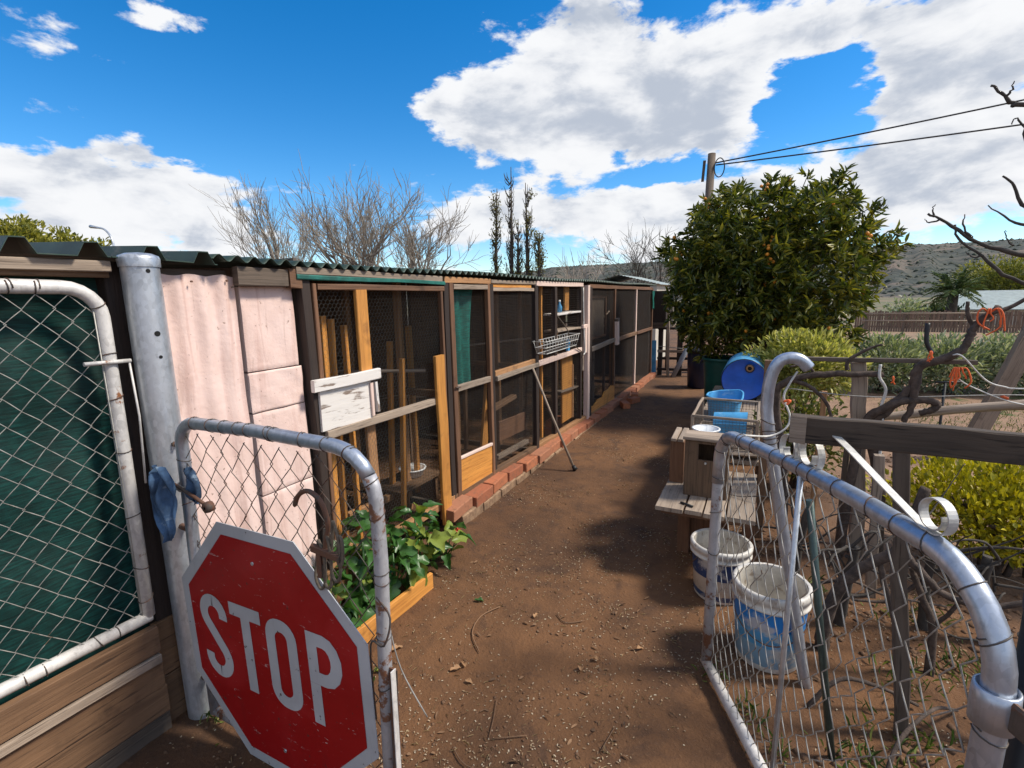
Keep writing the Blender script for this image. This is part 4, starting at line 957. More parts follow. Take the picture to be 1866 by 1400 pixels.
rings(fr, .0225, [.3, .5, .7, .83, .95, 1.05, 1.13, 1.2, 1.28, 1.36, 1.44, 1.52, 1.60, 1.68, 1.77, 1.86, 1.95, 2.05, 2.15, 2.3], 'tie_wire', 'wirer', rg)
TB([gpnt(.585, 1.10, .01), gpnt(.575, .05, .012)], .0075, 8).build('centre_rod', 'galv', rg)
lathe(MB(), [(.026, .875), (.031, .876), (.032, .925), (.031, .945), (.027, .946), (.026, .90)], gpnt(GL, 0), 24).build('hinge_collar', 'pipe', rg)
B(gpnt(GL+.03, .915), gpnt(GL+.10, .915), .05, .012, gn).build('hinge_strap', 'iron', rg)
def ribbon(path2, w, name):
    """flat strip bent along (s, z) in the gate plane; its width lies across the plane"""
    mb = MB(); vs = []; n = len(path2); th = .0028
    for i, (s, z) in enumerate(path2):
        a = V(path2[max(i-1, 0)]); c_ = V(path2[min(i+1, n-1)]); d = (c_-a).normalized(); nx_, nz_ = -d.y*th/2, d.x*th/2
        for sg_, o_ in ((1, -w/2), (1, w/2), (-1, w/2), (-1, -w/2)): vs.append(gpnt(s+sg_*nx_, z+sg_*nz_, o_))
    fs = [[i*4+k, i*4+(k+1) % 4, i*4+4+(k+1) % 4, i*4+4+k] for i in range(n-1) for k in range(4)]+[[3, 2, 1, 0], [n*4-4, n*4-3, n*4-2, n*4-1]]
    mb.add(vs, fs, None, False); mb.build(name, 'strip', rg)
def scroll(c, r, a0, turns, shrink=.45, k=40):
    return [(c[0]+r*(1-(1-shrink)*max(0, (i/k-.55)/.45))*math.cos(rad(a0+360*turns*i/k)), c[1]+r*(1-(1-shrink)*max(0, (i/k-.55)/.45))*math.sin(rad(a0+360*turns*i/k))) for i in range(k+1)]
ribbon([(.545, 1.245)]+scroll((.506, 1.150), .042, 20, -1.55, .40), .018, 'scroll')
ribbon([(.55, 1.245)]+scroll((.606, 1.166), .047, 170, 1.55, .40), .018, 'scroll')
ribbon([(.655, 1.258), (.75, 1.228), (.86, 1.187), (.985, 1.142)]+[(s, z) for s, z in scroll((1.008, 1.176), .034, -105, 1.35, .55)], .018, 'scroll_bar')
ribbon([(.55, 1.245), (.60, 1.258), (.655, 1.258)], .018, 'scroll_cap')
TB(spline([gpnt(.56, 1.25, -.02), gpnt(.6, 1.23, -.03), gpnt(.625, 1.19, -.025), gpnt(.62, 1.15, .0)]), .0018, 5).build('tie_wire', 'wirer', rg)
t = thing('gatepost', 'dark steel gatepost behind the hinge of the galvanised gate', 'post', (.462, 1.055, 0))
tube(MB(), [(.462, 1.055, -.05), (.46, 1.058, 1.07)], .034, 16).build('shaft', 'black', t); lathe(MB(), [(.036, 1.06), (.037, 1.085), (.02, 1.095), (.002, 1.097)], (.46, 1.058, 0), 16).build('cap', 'navy', t)
# heavy plank tied above the gate
t = thing('weathered_beam', 'heavy dark weathered plank running level above the open gate', 'plank', (.5, 1.5, 1.2))
B((.080, 1.420, 1.255), (1.21, 1.497, 1.232), .070, .030, (0, 1, 0), warp=.002, seg=14).build('plank', 'beam', t)
B((.078, 1.402, 1.254), (.114, 1.404, 1.254), .070, .003, (0, 1, 0)).build('end_cleat', 'grey', t)
t = thing('fence_stake', 'square dark timber stake carrying the far end of the plank', 'post', (1.0, 1.60, 0))
B((.98, 1.54, -.05), (.98, 1.54, 1.24), .07, .07, (0, 1, 0)).build('post', 'greydark', t)
TB([(.98, 1.455, 1.235), (.98, 1.51, 1.235)], .006, 6).build('bolt', 'iron', t)
# bent pipe
t = thing('bent_pipe', 'leaning galvanised pipe bent over like a cane at its top', 'pipe', (.254, 2.12, 0))
TB(spline([(.256, 2.12, -.05), (.15, 2.12, .52), (.048, 2.12, 1.06), (.034, 2.12, 1.19), (.042, 2.12, 1.28), (.065, 2.12, 1.335), (.10, 2.125, 1.352), (.135, 2.13, 1.345), (.165, 2.14, 1.315)]), .0225, 16).build('pipe', 'pipe', t)
for z in (1.02, 1.035, 1.06, 1.10): 
    c = V((.05+(1.06-z)*.18, 2.12, z)); TB([c+V((math.cos(a)*.025, math.sin(a)*.025, .008*math.sin(a+z*50))) for a in [k*math.pi/6 for k in range(14)]], .0022, 5).build('tie_wire', 'wirer', t)
t = thing('dark_stake', 'thin dark green pipe slanting behind the diamond wire of the open gate', 'stake', (.31, 1.78, 0))
TB([(.312, 1.78, -.03), (.24, 1.78, .45), (.172, 1.78, .93)], .012, 8).build('pipe', metal('dark_green_pipe', (.06, .09, .085), .68), t)
t = thing('cord', 'pale cord looped from bent pipe to the gate top and trellis', 'cord', (.1, 2.1, 1.2))
TB(spline([(-.05, 1.87, 1.10), (-.02, 1.93, 1.085), (.05, 2.05, 1.06), (.10, 2.08, 1.085), (.115, 2.10, 1.13), (.09, 2.12, 1.20), (.105, 2.13, 1.25), (.13, 2.14, 1.30)]), .004, 6).build('cord', 'cord', t)
TB(spline([(.09, 2.09, 1.19), (.11, 2.085, 1.195), (.10, 2.08, 1.18)]), .005, 6).build('tie', 'orange', t)
# ------------------------------------------------------------------ benches, boxes, drums beside the path
t = thing('plank_bench', 'low weathered plank bench carrying the wooden nest box', 'bench', (-.22, 3.15, 0))
for k, (x0, x1) in enumerate(((-.49, -.335), (-.33, -.235), (-.23, -.12), (-.115, .03))):
    B(((x0+x1)/2, 2.745+random.uniform(-.012, .012), .388), ((x0+x1)/2, 3.52, .388), x1-x0-.004, .024, (0, 0, 1)).build('plank', 'grey', t)
for x in (-.36, .0):
    for y in (3.05, 3.42): B((x, y, 0), (x, y, .374), .07, .07).build('leg', 'brown', t)
B((-.46, 2.80, .36), (.02, 2.80, .36), .03, .03, (0, 1, 0)).build('apron', 'brown', t)
B((-.25, 3.07, 0), (-.25, 3.07, .37), .28, .02, (0, 1, 0)).build('end_board', 'brown', t)
TB([(-.36, 2.83, .408), (-.29, 2.80, .408)], .007, 8).build('chisel', 'black', t)
t = thing('nest_box', 'wooden nest box with square dark entrance hole and pale lid', 'nest box', (-.25, 3.1, .4))
mb = MB()
# front with a hole: four strips round the opening
x0, x1, z0, z1, yf = -.368, -.128, .402, .742, 2.985; hx0, hx1, hz0, hz1 = -.292, -.205, .628, .728
for a, c_, zl, zh in ((x0, hx0, z0, z1), (hx1, x1, z0, z1), (hx0, hx1, z0, hz0), (hx0, hx1, hz1, z1)):
    board(mb, ((a+c_)/2, yf, zl), ((a+c_)/2, yf, zh), c_-a, .018, (0, 1, 0), ch=.0008, seg=1, warp=0)
mb.build('front', 'boxwood', t)
for x in (x0+.009, x1-.009): B((x, 3.06, z0), (x, 3.06, z1), .13, .018).build('side', 'greydark', t)
B(((x0+x1)/2, 3.134, z0), ((x0+x1)/2, 3.134, z1), .24, .016, (0, 1, 0)).build('back', 'plank', t)
B((x0-.012, 3.00, z1+.014), (x1+.03, 3.00, z1+.014), .075, .02, (0, 0, 1)).build('lid_board', 'grey', t)
B((x0-.005, 3.09, z1+.012), (x1+.02, 3.09, z1+.012), .095, .018, (0, 0, 1)).build('lid_board', 'grey', t)
TB([(-.25, 2.978, .615), (-.25, 2.965, .612)], .006, 8).build('nail', 'strip', t)
t = thing('slim_box', 'narrow reddish wooden box with two pale slat ends beside the nest box', 'box', (-.43, 3.25, .4))
box(MB(), (-.480, 3.16, .401), (-.395, 3.42, .672)).build('body', 'brown', t)
for x in (-.462, -.417): B((x, 3.15, .684), (x, 3.42, .690), .034, .018, (0, 0, 1)).build('slat', 'grey', t)
t = thing('long_bench', 'long low weathered bench holding cage, blue tub and blue drum', 'bench', (-.2, 4.8, 0))
for k in range(5):
    x = -.42+k*.115; B((x, 3.56, .462+random.uniform(-.003, .003)), (x, 6.45, .462), .11, .026, (0, 0, 1)).build('plank', 'grey', t)
for x in (-.44, .05):
    for y in (3.75, 5.0, 6.3): B((x, y, 0), (x, y, .449), .07, .07).build('leg', 'plank', t)
B((-.475, 3.56, .42), (-.475, 6.4, .42), .07, .02).build('side_board', 'grey', t)
t = bowl('enamel_basin', 'white enamel basin on a black pot at the bench end', 'basin', (-.30, 3.48, .642), .085, .05, 'enamel', 'enamel')
t = thing('black_pot', 'black pot under the white enamel basin', 'pot', (-.30, 3.48, .401))
lathe(MB(), [(.002, 0), (.07, 0), (.085, .02), (.09, .19), (.085, .237), (.080, .240), (.078, .02), (.002, .02)], (-.30, 3.48, .401), 24).build('body', 'black', t); lathe(MB(), [(.088, .226), (.095, .232), (.092, .2365), (.086, .236)], (-.30, 3.48, .401), 24).build('rim', 'iron', t)
t = thing('plank_offcut', 'short weathered plank leaning across the bench end', 'plank', (-.1, 3.6, .5))
B((-.2, 3.6, .487), (.04, 3.62, .495), .12, .02, (0, .5, 1)).build('plank', 'grey', t)
# low wire cage
t = thing('wire_cage', 'low open-topped wire mesh cage with thin timber frame', 'cage', (-.2, 4.15, .475))
cx0, cx1, cy0, cy1, cz0, cz1 = -.425, .012, 3.79, 4.48, .478, .70
for x, y in ((cx0, cy0), (cx1, cy0), (cx0, cy1), (cx1, cy1)): B((x, y, cz0), (x, y, cz1), .022, .022).build('corner_post', 'grey', t)
for z in (cz0+.012, cz1):
    for p, q_ in (((cx0, cy0), (cx1, cy0)), ((cx0, cy1), (cx1, cy1)), ((cx0, cy0), (cx0, cy1)), ((cx1, cy0), (cx1, cy1))): B((*p, z), (*q_, z), .018, .018, (0, 0, 1)).build('rail', 'grey', t)
mb = MB(); s = .022
for p, q_ in (((cx0, cy0), (cx1, cy0)), ((cx0, cy1), (cx1, cy1)), ((cx0, cy0), (cx0, cy1)), ((cx1, cy0), (cx1, cy1))):
    L = math.hypot(q_[0]-p[0], q_[1]-p[1]); n = int(L/s)
    for k in range(n+1): x, y = p[0]+(q_[0]-p[0])*k/n, p[1]+(q_[1]-p[1])*k/n; tube(mb, [(x, y, cz0), (x, y, cz1)], .0012, 3, caps=False)
    for k in range(int((cz1-cz0)/s)): z = cz0+k*s; tube(mb, [(*p, z), (*q_, z)], .0012, 3, caps=False)
stuff(mb.build('weld_mesh', 'wirer', t))
t = thing('blue_trough', 'pale blue half-round trough lying inside the wire cage', 'trough', (-.18, 4.1, .476))
grid(MB(), 16, 6, lambda u, v: (-.30+.24*v, 4.12+.085*math.cos(math.pi*u), .585+.08*math.sin(math.pi*u)+.02*v), True).build('shell', 'bluef', t)
grid(MB(), 16, 6, lambda u, v: (-.30+.24*v, 4.12+.080*math.cos(math.pi*u), .580+.08*math.sin(math.pi*u)+.02*v), True).build('lining', 'bluef', t)
B((-.18, 4.05, .477), (-.18, 4.19, .477), .2, .012, (0, 0, 1)).build('foot', 'plank', t); 
for y in (4.035, 4.205): B((-.295, y, .545), (-.065, y, .562), .10, .008, (0, 1, 0)).build('wall', 'bluef', t)
# cut blue tub
t = thing('blue_tub', 'bright blue cut-down plastic tub with handle hole on the bench', 'tub', (-.27, 4.85, .476))
def tub(u, v):
    a = u*2*math.pi; k = .85+.15*v; sx, sy = .15*k, .24*k
    e = .6; cx_, sy_ = math.copysign(abs(math.cos(a))**e, math.cos(a)), math.copysign(abs(math.sin(a))**e, math.sin(a))
    return (-.27+sx*cx_, 4.85+sy*sy_, .478+.19*v+.015*math.sin(a*2)*v)
grid(MB(), 40, 8, tub).build('shell', 'bluef', t)
def tubi(u, v): x, y, z = tub(u, v); return (-.27+(x+.27)*.96, 4.85+(y-4.85)*.96, z+.004)
grid(MB(), 40, 8, tubi).build('lining', 'bluef', t)
grid(MB(), 40, 1, lambda u, v: tuple(a_*(1-v)+b_*v for a_, b_ in zip(tub(u, 0.02), (-.27, 4.85, .482)))).build('base', 'blue', t)
TB([tub(k/40, 1) for k in range(40)], .010, 6, closed=True).build('rim', 'bluef', t)
MB().add([(-.129+.0, 4.80, .62), (-.129, 4.86, .62), (-.127, 4.86, .655), (-.127, 4.80, .655)], [[0, 1, 2, 3]]).build('handle_hole', 'blackhole', t)
# blue drum lying on its side
t = thing('blue_drum', 'large blue plastic drum lying on its side with open bung', 'drum', (-.14, 5.95, .477))
dc = (-.14, 5.55, .705); R = .222
lathe(MB(), [(R*.94, 0), (R*.985, -.012), (R, -.035), (R, -.2), (R*.985, -.22), (R, -.24), (R, -.45), (R*.985, -.47), (R, -.49), (R, -.70), (R*.95, -.735), (.01, -.74)], dc, 40, 'y').build('body', 'bluef', t)
ef = lathe(MB(), [(.004, -.010), (R*.88, -.010), (R*.90, -.004), (R*.945, .003), (R*.955, -.004)], dc, 40, 'y').build('end_face', 'blue', t)
lathe(MB(), [(R*.94, .001), (R*.965, .005), (R*.992, -.004), (R*.99, -.014)], dc, 40, 'y').build('chime', 'navy', t)
bc = (dc[0]+.05, 5.548, dc[2]+.125)
lathe(MB(), [(.020, -.002), (.020, .010), (.034, .010), (.036, -.006)], bc, 18, 'y').build('bung_ring', 'pine_dull', ef); lathe(MB(), [(.001, .004), (.020, .004), (.0201, .002)], bc, 16, 'y').build('bung_hole', 'blackhole', ef)
lathe(MB(), [(.036, .004), (.046, .004), (.047, -.006)], bc, 18, 'y').build('bung_seat', 'navy', ef)
for x in (-.30, .02): B((x, 5.62, .49), (x, 6.2, .49), .05, .03, (0, 0, 1)).build('chock', 'grey', t)
t = thing('green_barrel', 'tall tapered dark green plastic barrel under the fruit tree', 'barrel', (-.43, 7.0, 0))
lathe(MB(), [(.002, 0), (.19, 0), (.205, .03), (.245, .66), (.255, .73), (.262, .75), (.25, .755), (.225, .68), (.002, .66)], (-.43, 7.0, 0), 32).build('shell', 'green_pl', t); lathe(MB(), [(.257, .725), (.272, .735), (.268, .765), (.246, .762)], (-.43, 7.0, 0), 32).build('rim', 'green_pl', t)
t = thing('dark_bin', 'dark blue-black round bin standing by the far timber gate', 'bin', (-.93, 8.9, 0))
lathe(MB(), [(.002, 0), (.16, 0), (.18, .02), (.20, .62), (.19, .65), (.002, .655)], (-.93, 8.9, 0), 24).build('body', 'navy', t); lathe(MB(), [(.20, .60), (.215, .61), (.212, .66), (.1, .69), (.002, .695)], (-.93, 8.9, 0), 24).build('lid', 'black', t)
# buckets
M['lining'] = plain('dirty_white_plastic', (.56, .52, .45), .6, 0, .35, 9, .1, (.22, .16, .11), .52)
def bucket(label, c, r0, r1, h, mat, prm):
    t = thing('paint_bucket', label, 'bucket', (c[0], c[1], 0), 'old paint buckets inside the gate')
    p = [(.002, 0), (r0-.006, 0), (r0, .008), (r0+(r1-r0)*.55, h*.55), (r1-.004, h*.86), (r1-.006, h), (r1-.010, h), (r1-.012, h*.8), (r0-.008, .012), (.002, .010)]
    lathe(MB(), p, (c[0], c[1], 0), 36).build('shell', mat, t, (c[0], c[1], 0))
    lathe(MB(), [(r1-.006, h*.80), (r1+.005, h*.805), (r1+.006, h*.83), (r1, h*.835), (r1+.001, h*.90), (r1+.006, h*.905), (r1+.007, h*.985), (r1-.002, h+.003), (r1-.011, h)], (c[0], c[1], 0), 36).build('rim', plain('bucket_rim', (.60, .57, .52), .5, 0, .25, 14, .05, (.25, .18, .13), .55), t)
    lathe(MB(), [(r1-.0125, h*.99), (r1-.0135, h*.8), (r0-.0095, .0135), (.002, .0120)], (c[0], c[1], 0), 36).build('lining', M['lining'], t)
    a0, a1 = prm; pts = []
    for k in range(17):
        f = k/16; a = rad(a0+(a1-a0)*f); rr = r1+.012; pts.append((c[0]+rr*math.cos(a), c[1]+rr*math.sin(a), h*.82-(.14*math.sin(math.pi*f))))
    TB(pts, .0028, 6).build('handle', 'iron', t)
bucket('scuffed blue printed plastic bucket standing open, larger of the two', (.105, 2.25), .128, .150, .36, 'bucketA', (190, 350))
bucket('smaller white bucket with navy printed band standing open by the bench', (-.125, 2.66), .125, .148, .30, 'bucketB', (100, 230))

# ------------------------------------------------------------------ far end of the path
t = thing('raised_shed', 'dark box-like shed raised on timber posts at the path end', 'shed', (-1.9, 10.3, 0))
box(MB(), (-2.5, 10.02, .92), (-1.70, 10.9, 1.66)).build('body', 'dark', t)
for z in (.96, 1.02): B((-2.5, 10.0, z), (-1.70, 10.0, z), .05, .02, (0, 1, 0)).build('slat', 'greydark', t)
for x, y in ((-1.78, 10.05), (-2.4, 10.05), (-1.78, 10.8)): B((x, y, 0), (x, y, .92), .07, .07).build('leg', 'dark', t)
B((-1.62, 9.98, 0), (-1.66, 9.98, 1.66), .05, .05).build('leg', 'grey', t)
t = thing('timber_gate', 'rough timber rail gate closing the path end under the tree', 'gate', (-1.35, 10.05, 0))
for x, w, mk in ((-1.80, .07, 'dark'), (-1.42, .10, 'dark'), (-1.08, .09, 'dark')): B((x, 10.06, 0), (x, 10.06, .98), w, .06, (0, 1, 0)).build('post', mk, t)
for z, mk in ((.93, 'dark'), (.48, 'grey'), (.34, 'dark'), (.12, 'dark')): B((-1.84, 10.02, z), (-1.04, 10.02, z+.01), .05, .03, (0, 1, 0)).build('rail', mk, t)
TB([(-1.82, 10.0, .58), (-1.05, 10.0, .52)], .006, 5).build('wire', 'wire', t)
t = thing('grey_pipe', 'thick grey plastic pipe leaning against the far timber gate', 'pipe', (-1.45, 9.85, 0))
TB([(-1.50, 9.82, 0), (-1.34, 9.88, .38), (-1.17, 9.95, .78)], .045, 14).build('pipe', 'greypipe', t)
t = thing('blue_sheet', 'narrow upright bright blue plastic sheet at the aviary end', 'sheet', (-1.89, 9.92, 0))
B((-1.885, 9.92, 0), (-1.89, 9.92, .70), .085, .012, (0, 1, 0)).build('sheet', 'bluef', t)
t = thing('gable_roof_house', 'low building with pale green metal gable roof behind the aviary', 'building', (-3.3, 13.2, 0))
rf = MB(); zt, ze = 2.10, 1.86
def rp(u, v): return (-4.1+1.9*u, 12.1+2.2*v, ze-.02+(zt-ze)*(1-abs(2*u-.95))+.0)
grid(rf, 60, 2, lambda u, v: (lambda p: (p[0], p[1], p[2]+.008*math.sin(u*150)))(rp(u, v)), False); rf.build('roof', 'roofp', t)
box(MB(), (-4.0, 12.2, gz(0, 12.2)-.1), (-2.3, 14.2, 1.83)).build('wall', 'cream', t)
# power pole and cables
t = thing('power_pole', 'old wooden power pole with cable coil rising behind the fruit tree', 'pole', (-1.0, 10.6, 0))
PXp, PYp = -1.08, 10.6
TB([(PXp-.06, PYp, 0), (PXp+.02, PYp, 4.2)], [.085, .07], 10).build('pole', 'greydark', t)
B((PXp-.12, PYp-.05, 3.7), (PXp-.10, PYp-.05, 4.08), .05, .02, (0, 1, 0)).build('bracket', 'greydark', t)
TB([(PXp+.17+.11*math.cos(a)*.8, PYp-.06, 3.92+.17*math.sin(a)) for a in [k*math.pi/10 for k in range(20)]], .010, 6, closed=True).build('cable_coil', 'cable', t)
for lab, z0, z1 in (('upper overhead cable running from the power pole', 4.02, 5.35), ('lower overhead cable running from the power pole', 3.98, 3.98)):
    c = thing('overhead_cable', lab, 'cable', (PXp, PYp, z0), 'overhead cables')
    a = V((PXp+.1, PYp-.02, z0)); e = V((12, PYp, z0+(z1-z0)*1.0)) if z1 != z0 else V((12, PYp, 4.32))
    TB([a+(e-a)*k/24-V((0, 0, (.12 if z1 != z0 else .10)*4*(k/24)*(1-k/24))) for k in range(25)], .013, 5).build('cable', 'cable', c)

# ------------------------------------------------------------------ vine trellis on the right
y3 = 3.4
t = thing('trellis_fence', 'rough vine trellis of grey posts and a thin rail', 'trellis', (.5, 3.42, 0))
B((.605, 3.45, 0), (.515, 3.45, 1.19), .07, .065, (0, 1, 0), warp=.005, seg=9).build('post', 'grey', t); B((.15, 3.40, 1.198), (1.02, 3.40, 1.214), .025, .03, (0, 1, 0)).build('rail', 'greydark', t)
B((.06, 3.44, 0), (.05, 3.44, 1.18), .05, .05, (0, 1, 0)).build('post', 'plank', t); B((.35, 3.46, 0), (.36, 3.46, 1.0), .03, .03, (0, 1, 0)).build('post', 'pine_dull', t)
TB(spline([(.16, 3.38, 1.02), (.6, 3.37, 1.0), (1.3, 3.38, 1.06), (2.2, 3.4, 1.05)]), .003, 5).build('wire', 'wire', t)
t = thing('split_post', 'brown split timber post among the vines behind the open gate', 'post', (.53, 2.0, 0))
B((.545, 2.0, -.03), (.432, 2.0, 1.12), .042, .04, (0, 1, 0), warp=.006, seg=9).build('post', 'greydark', t)
t = thing('short_post', 'short grey timber stump post in the bed beyond the split post', 'post', (.62, 2.95, 0))
B((.60, 2.95, -.02), (.565, 2.95, .78), .042, .042, (0, 1, 0), warp=.005, seg=7).build('post', 'grey', t)
def vine(label, paths, base, mat='bark'):
    t = thing('grape_vine', label, 'vine', base, 'bare grape vines')
    for nm, pts, r0, r1 in paths:
        P_ = spline(pts, 6); n = len(P_); P_ = [p+V((random.uniform(-1, 1), random.uniform(-1, 1), random.uniform(-1, 1)))*r0*.13 for p in P_]
        TB(P_, [(r0+(r1-r0)*i/(n-1))*random.uniform(.93, 1.08) for i in range(n)], 8).build(nm, mat, t)
    return t
vine('thick gnarled vine arching up over the trellis rail', [('trunk', [(.70, 3.40, -.02), (.66, 3.40, .5), (.60, 3.38, .82), (.66, 3.37, .93), (.757, 3.37, 1.065), (.766, 3.36, 1.17), (.837, 3.36, 1.22), (.936, 3.37, 1.268), (.972, 3.38, 1.35), (.994, 3.4, 1.41), (1.07, 3.4, 1.50)], .033, .016),
    ('branch', [(.768, 3.37, 1.16), (.768, 3.35, 1.08), (.756, 3.34, .955), (.727, 3.34, .873)], .024, .014), ('branch', [(.972, 3.38, 1.36), (1.02, 3.38, 1.46), (1.10, 3.4, 1.49), (1.2, 3.4, 1.56)], .016, .008), ('branch', [(.985, 3.4, 1.40), (.955, 3.4, 1.47), (.95, 3.4, 1.53)], .012, .008)], (.7, 3.4, 0))
vine('short looped vine stem below the gnarled vine', [('trunk', [(.50, 3.36, .0), (.52, 3.36, .5), (.563, 3.36, .841), (.644, 3.34, .952), (.716, 3.34, .99), (.80, 3.34, 1.003), (.865, 3.34, .99), (.85, 3.34, .955), (.80, 3.35, .93)], .026, .016)], (.5, 3.36, 0))
vine('twisted horizontal vine between bent pipe and trellis post', [('trunk', [(.20, 3.42, -.02), (.17, 3.40, .5), (.10, 3.38, .95), (.17, 3.36, 1.075), (.338, 3.35, 1.12), (.50, 3.35, 1.13), (.62, 3.36, 1.13)], .026, .016), ('branch', [(.17, 3.36, 1.075), (.26, 3.34, 1.05), (.349, 3.34, .971), (.40, 3.34, .858)], .014, .008), ('branch', [(.45, 3.36, 1.15), (.453, 3.36, 1.207), (.538, 3.36, 1.273), (.60, 3.36, 1.30)], .012, .006), ('branch', [(.30, 3.36, 1.1), (.25, 3.34, 1.17), (.16, 3.33, 1.16)], .010, .005)], (.2, 3.4, 0))
vine('dark low vine branching behind the gate wire', [('trunk', [(.33, 2.4, -.02), (.335, 2.4, .14), (.374, 2.4, .316), (.462, 2.4, .443), (.565, 2.4, .542), (.60, 2.42, .68), (.635, 2.45, .80)], .030, .018), ('branch', [(.565, 2.4, .542), (.64, 2.39, .46), (.723, 2.38, .386), (.859, 2.38, .376), (.99, 2.38, .44)], .018, .010), ('branch', [(.50, 2.4, .48), (.53, 2.38, .36), (.58, 2.36, .18), (.60, 2.36, .0)], .012, .008)], (.33, 2.4, 0))
vine('slender forked vine stem rising beside the yellow bush', [('trunk', [(.715, 2.4, -.03), (.706, 2.4, .207), (.66, 2.4, .34), (.615, 2.42, .46)], .018, .010), ('branch', [(.70, 2.4, .22), (.76, 2.38, .35), (.80, 2.38, .52)], .009, .005), ('branch', [(.64, 2.41, .40), (.55, 2.4, .30), (.42, 2.38, .28)], .009, .005)], (.715, 2.4, 0))
vine('thin vine canes trailing over the soil behind the gate', [('cane', [(.25, 2.0, .0), (.35, 2.05, .12), (.48, 2.1, .10), (.62, 2.15, .03)], .009, .006), ('cane', [(.45, 1.75, .01), (.5, 1.85, .10), (.62, 2.0, .14), (.75, 2.2, .02)], .008, .005), ('cane', [(.2, 2.5, .2), (.4, 2.45, .33), (.55, 2.5, .27), (.8, 2.6, .22)], .008, .004)], (.4, 2.1, 0))
R5 = random.Random(5)
for k, (x, y, ds) in enumerate(((.42, 2.62, 'bushy dark vine stump behind the blue printed bucket'), (.78, 2.75, 'bushy dark vine stump between split post and golden bush'), (.95, 2.15, 'bushy dark vine stump beside the square stake'), (.25, 3.0, 'bushy dark vine stump near the low plank bench'), (1.0, 2.75, 'bushy dark vine stump in front of the golden bush'))):
    ps = [('trunk', [(x, y, -.02), (x+R5.uniform(-.05, .05), y, .2), (x+R5.uniform(-.08, .08), y, .42)], .026, .018)]
    for j in range(10):
        a = R5.uniform(0, 6.28); z0 = R5.uniform(.15, .42); L = R5.uniform(.25, .55); p = V((x, y, z0)); pts = [p]
        for i in range(4): a += R5.gauss(0, .28); p = p+V((math.cos(a)*L/4, math.sin(a)*L/4*.6, R5.uniform(-.05, .13))); p.z = max(p.z, .01); pts.append(p)
        ps.append(('cane', pts, R5.uniform(.004, .009), .0015))
    vine(ds, ps, (x, y, 0), 'barkd')
t = thing('grey_log', 'long bare grey log propped level behind the trellis', 'log', (.9, 3.6, .8))
TB(spline([(.50, 3.55, .79), (.60, 3.57, .83), (.767, 3.6, .857), (1.014, 3.6, .915), (1.301, 3.6, .966), (1.9, 3.62, 1.05), (2.5, 3.65, 1.1)]), [.022]*10+[.026]*10+[.03]*11, 9).build('log', 'grey', t)
B((1.75, 3.62, 0), (1.78, 3.62, 1.02), .04, .04, (0, 1, 0)).build('prop', 'greydark', t); B((.52, 3.56, 0), (.515, 3.56, .79), .03, .03, (0, 1, 0)).build('prop', 'greydark', t)
t = thing('cord', 'pale cord hanging from the gnarled vine across the garden', 'cord', (1.1, 3.4, 1.1), 'cords on the vines')
TB(spline([(.90, 3.33, 1.255), (.937, 3.32, 1.25), (1.051, 3.36, 1.128), (1.142, 3.4, 1.09), (1.25, 3.4, 1.086), (1.9, 3.45, 1.12)]), .0042, 6).build('cord', 'cord', t)
t = thing('cord', 'pale cord with orange knots below the gnarled vine', 'cord', (1.1, 3.4, 1.0), 'cords on the vines')
TB(spline([(.927, 3.32, 1.136), (1.012, 3.36, 1.082), (1.229, 3.4, 1.001), (1.6, 3.5, .98)]), .0038, 6).build('cord', 'cord', t); TB([(1.13, 3.38, 1.045), (1.16, 3.39, 1.03)], .007, 6).build('knot', 'orange', t)
def twine(label, c, r, n):
    t = thing('orange_twine', label, 'twine', c, 'orange twine ties')
    for k in range(n):
        a = random.uniform(-1, 1); dr = random.uniform(.6, 2.4)*r
        p = [V(c)+V((a*r*.6, -.012, r*.5)), V(c)+V((a*r, -.02, 0)), V(c)+V((a*r*1.1+random.uniform(-.3, .3)*r, -.022, -dr*.6)), V(c)+V((a*r*.5+random.uniform(-.8, .8)*r, -.02, -dr))]
        TB(spline([V(c)]+p, 4), random.uniform(.0022, .0045), 5).build('strand', 'orange', t)
twine('large tangle of orange twine hanging under the gnarled vine', (.925, 3.325, 1.17), .045, 8); twine('orange twine knotted where the black stake meets the vine', (.80, 3.31, 1.265), .02, 4)
twine('orange twine wound on the upper vine fork', (1.03, 3.37, 1.47), .05, 6); twine('orange twine end on the vine beside the trellis post', (.66, 3.34, 1.12), .015, 3)
t = thing('black_hose', 'short black hose stub standing up from the gnarled vine', 'hose', (.8, 3.33, 1.26))
TB(spline([(.815, 3.33, 1.26), (.785, 3.33, 1.32), (.782, 3.34, 1.42)]), .011, 8).build('hose', 'black', t)
t = thing('white_cane', 'pale stripped cane tied upright to the trellis post', 'cane', (.62, 3.36, .8))
TB(spline([(.66, 3.36, .0), (.65, 3.36, .5), (.64, 3.36, .85), (.625, 3.35, .95), (.635, 3.34, 1.05), (.60, 3.34, 1.12), (.60, 3.35, 1.19)]), .008, 7).build('cane', 'cord', t)
t = thing('iron_stake', 'thin black iron stake in the bare garden soil', 'stake', (1.33, 5.0, 0))
TB([(1.335, 5, -.03), (1.328, 5, .86)], .010, 6).build('stake', 'black', t); TB([(1.26, 5, .86), (1.42, 5, .87)], .008, 6).build('crossbar', 'black', t)
t = thing('leaning_log_post', 'split log post leaning at the edge of the grey-green hedge', 'post', (2.0, 6.0, 0))
B((1.80, 6.0, 0), (2.22, 6.0, 1.45), .13, .11, (0, 1, 0), warp=.006, seg=8).build('post', 'grey', t)
t = thing('garden_edging', 'long dark timber edging along the far side of the bare soil', 'edging', (1.5, 6.4, 0))
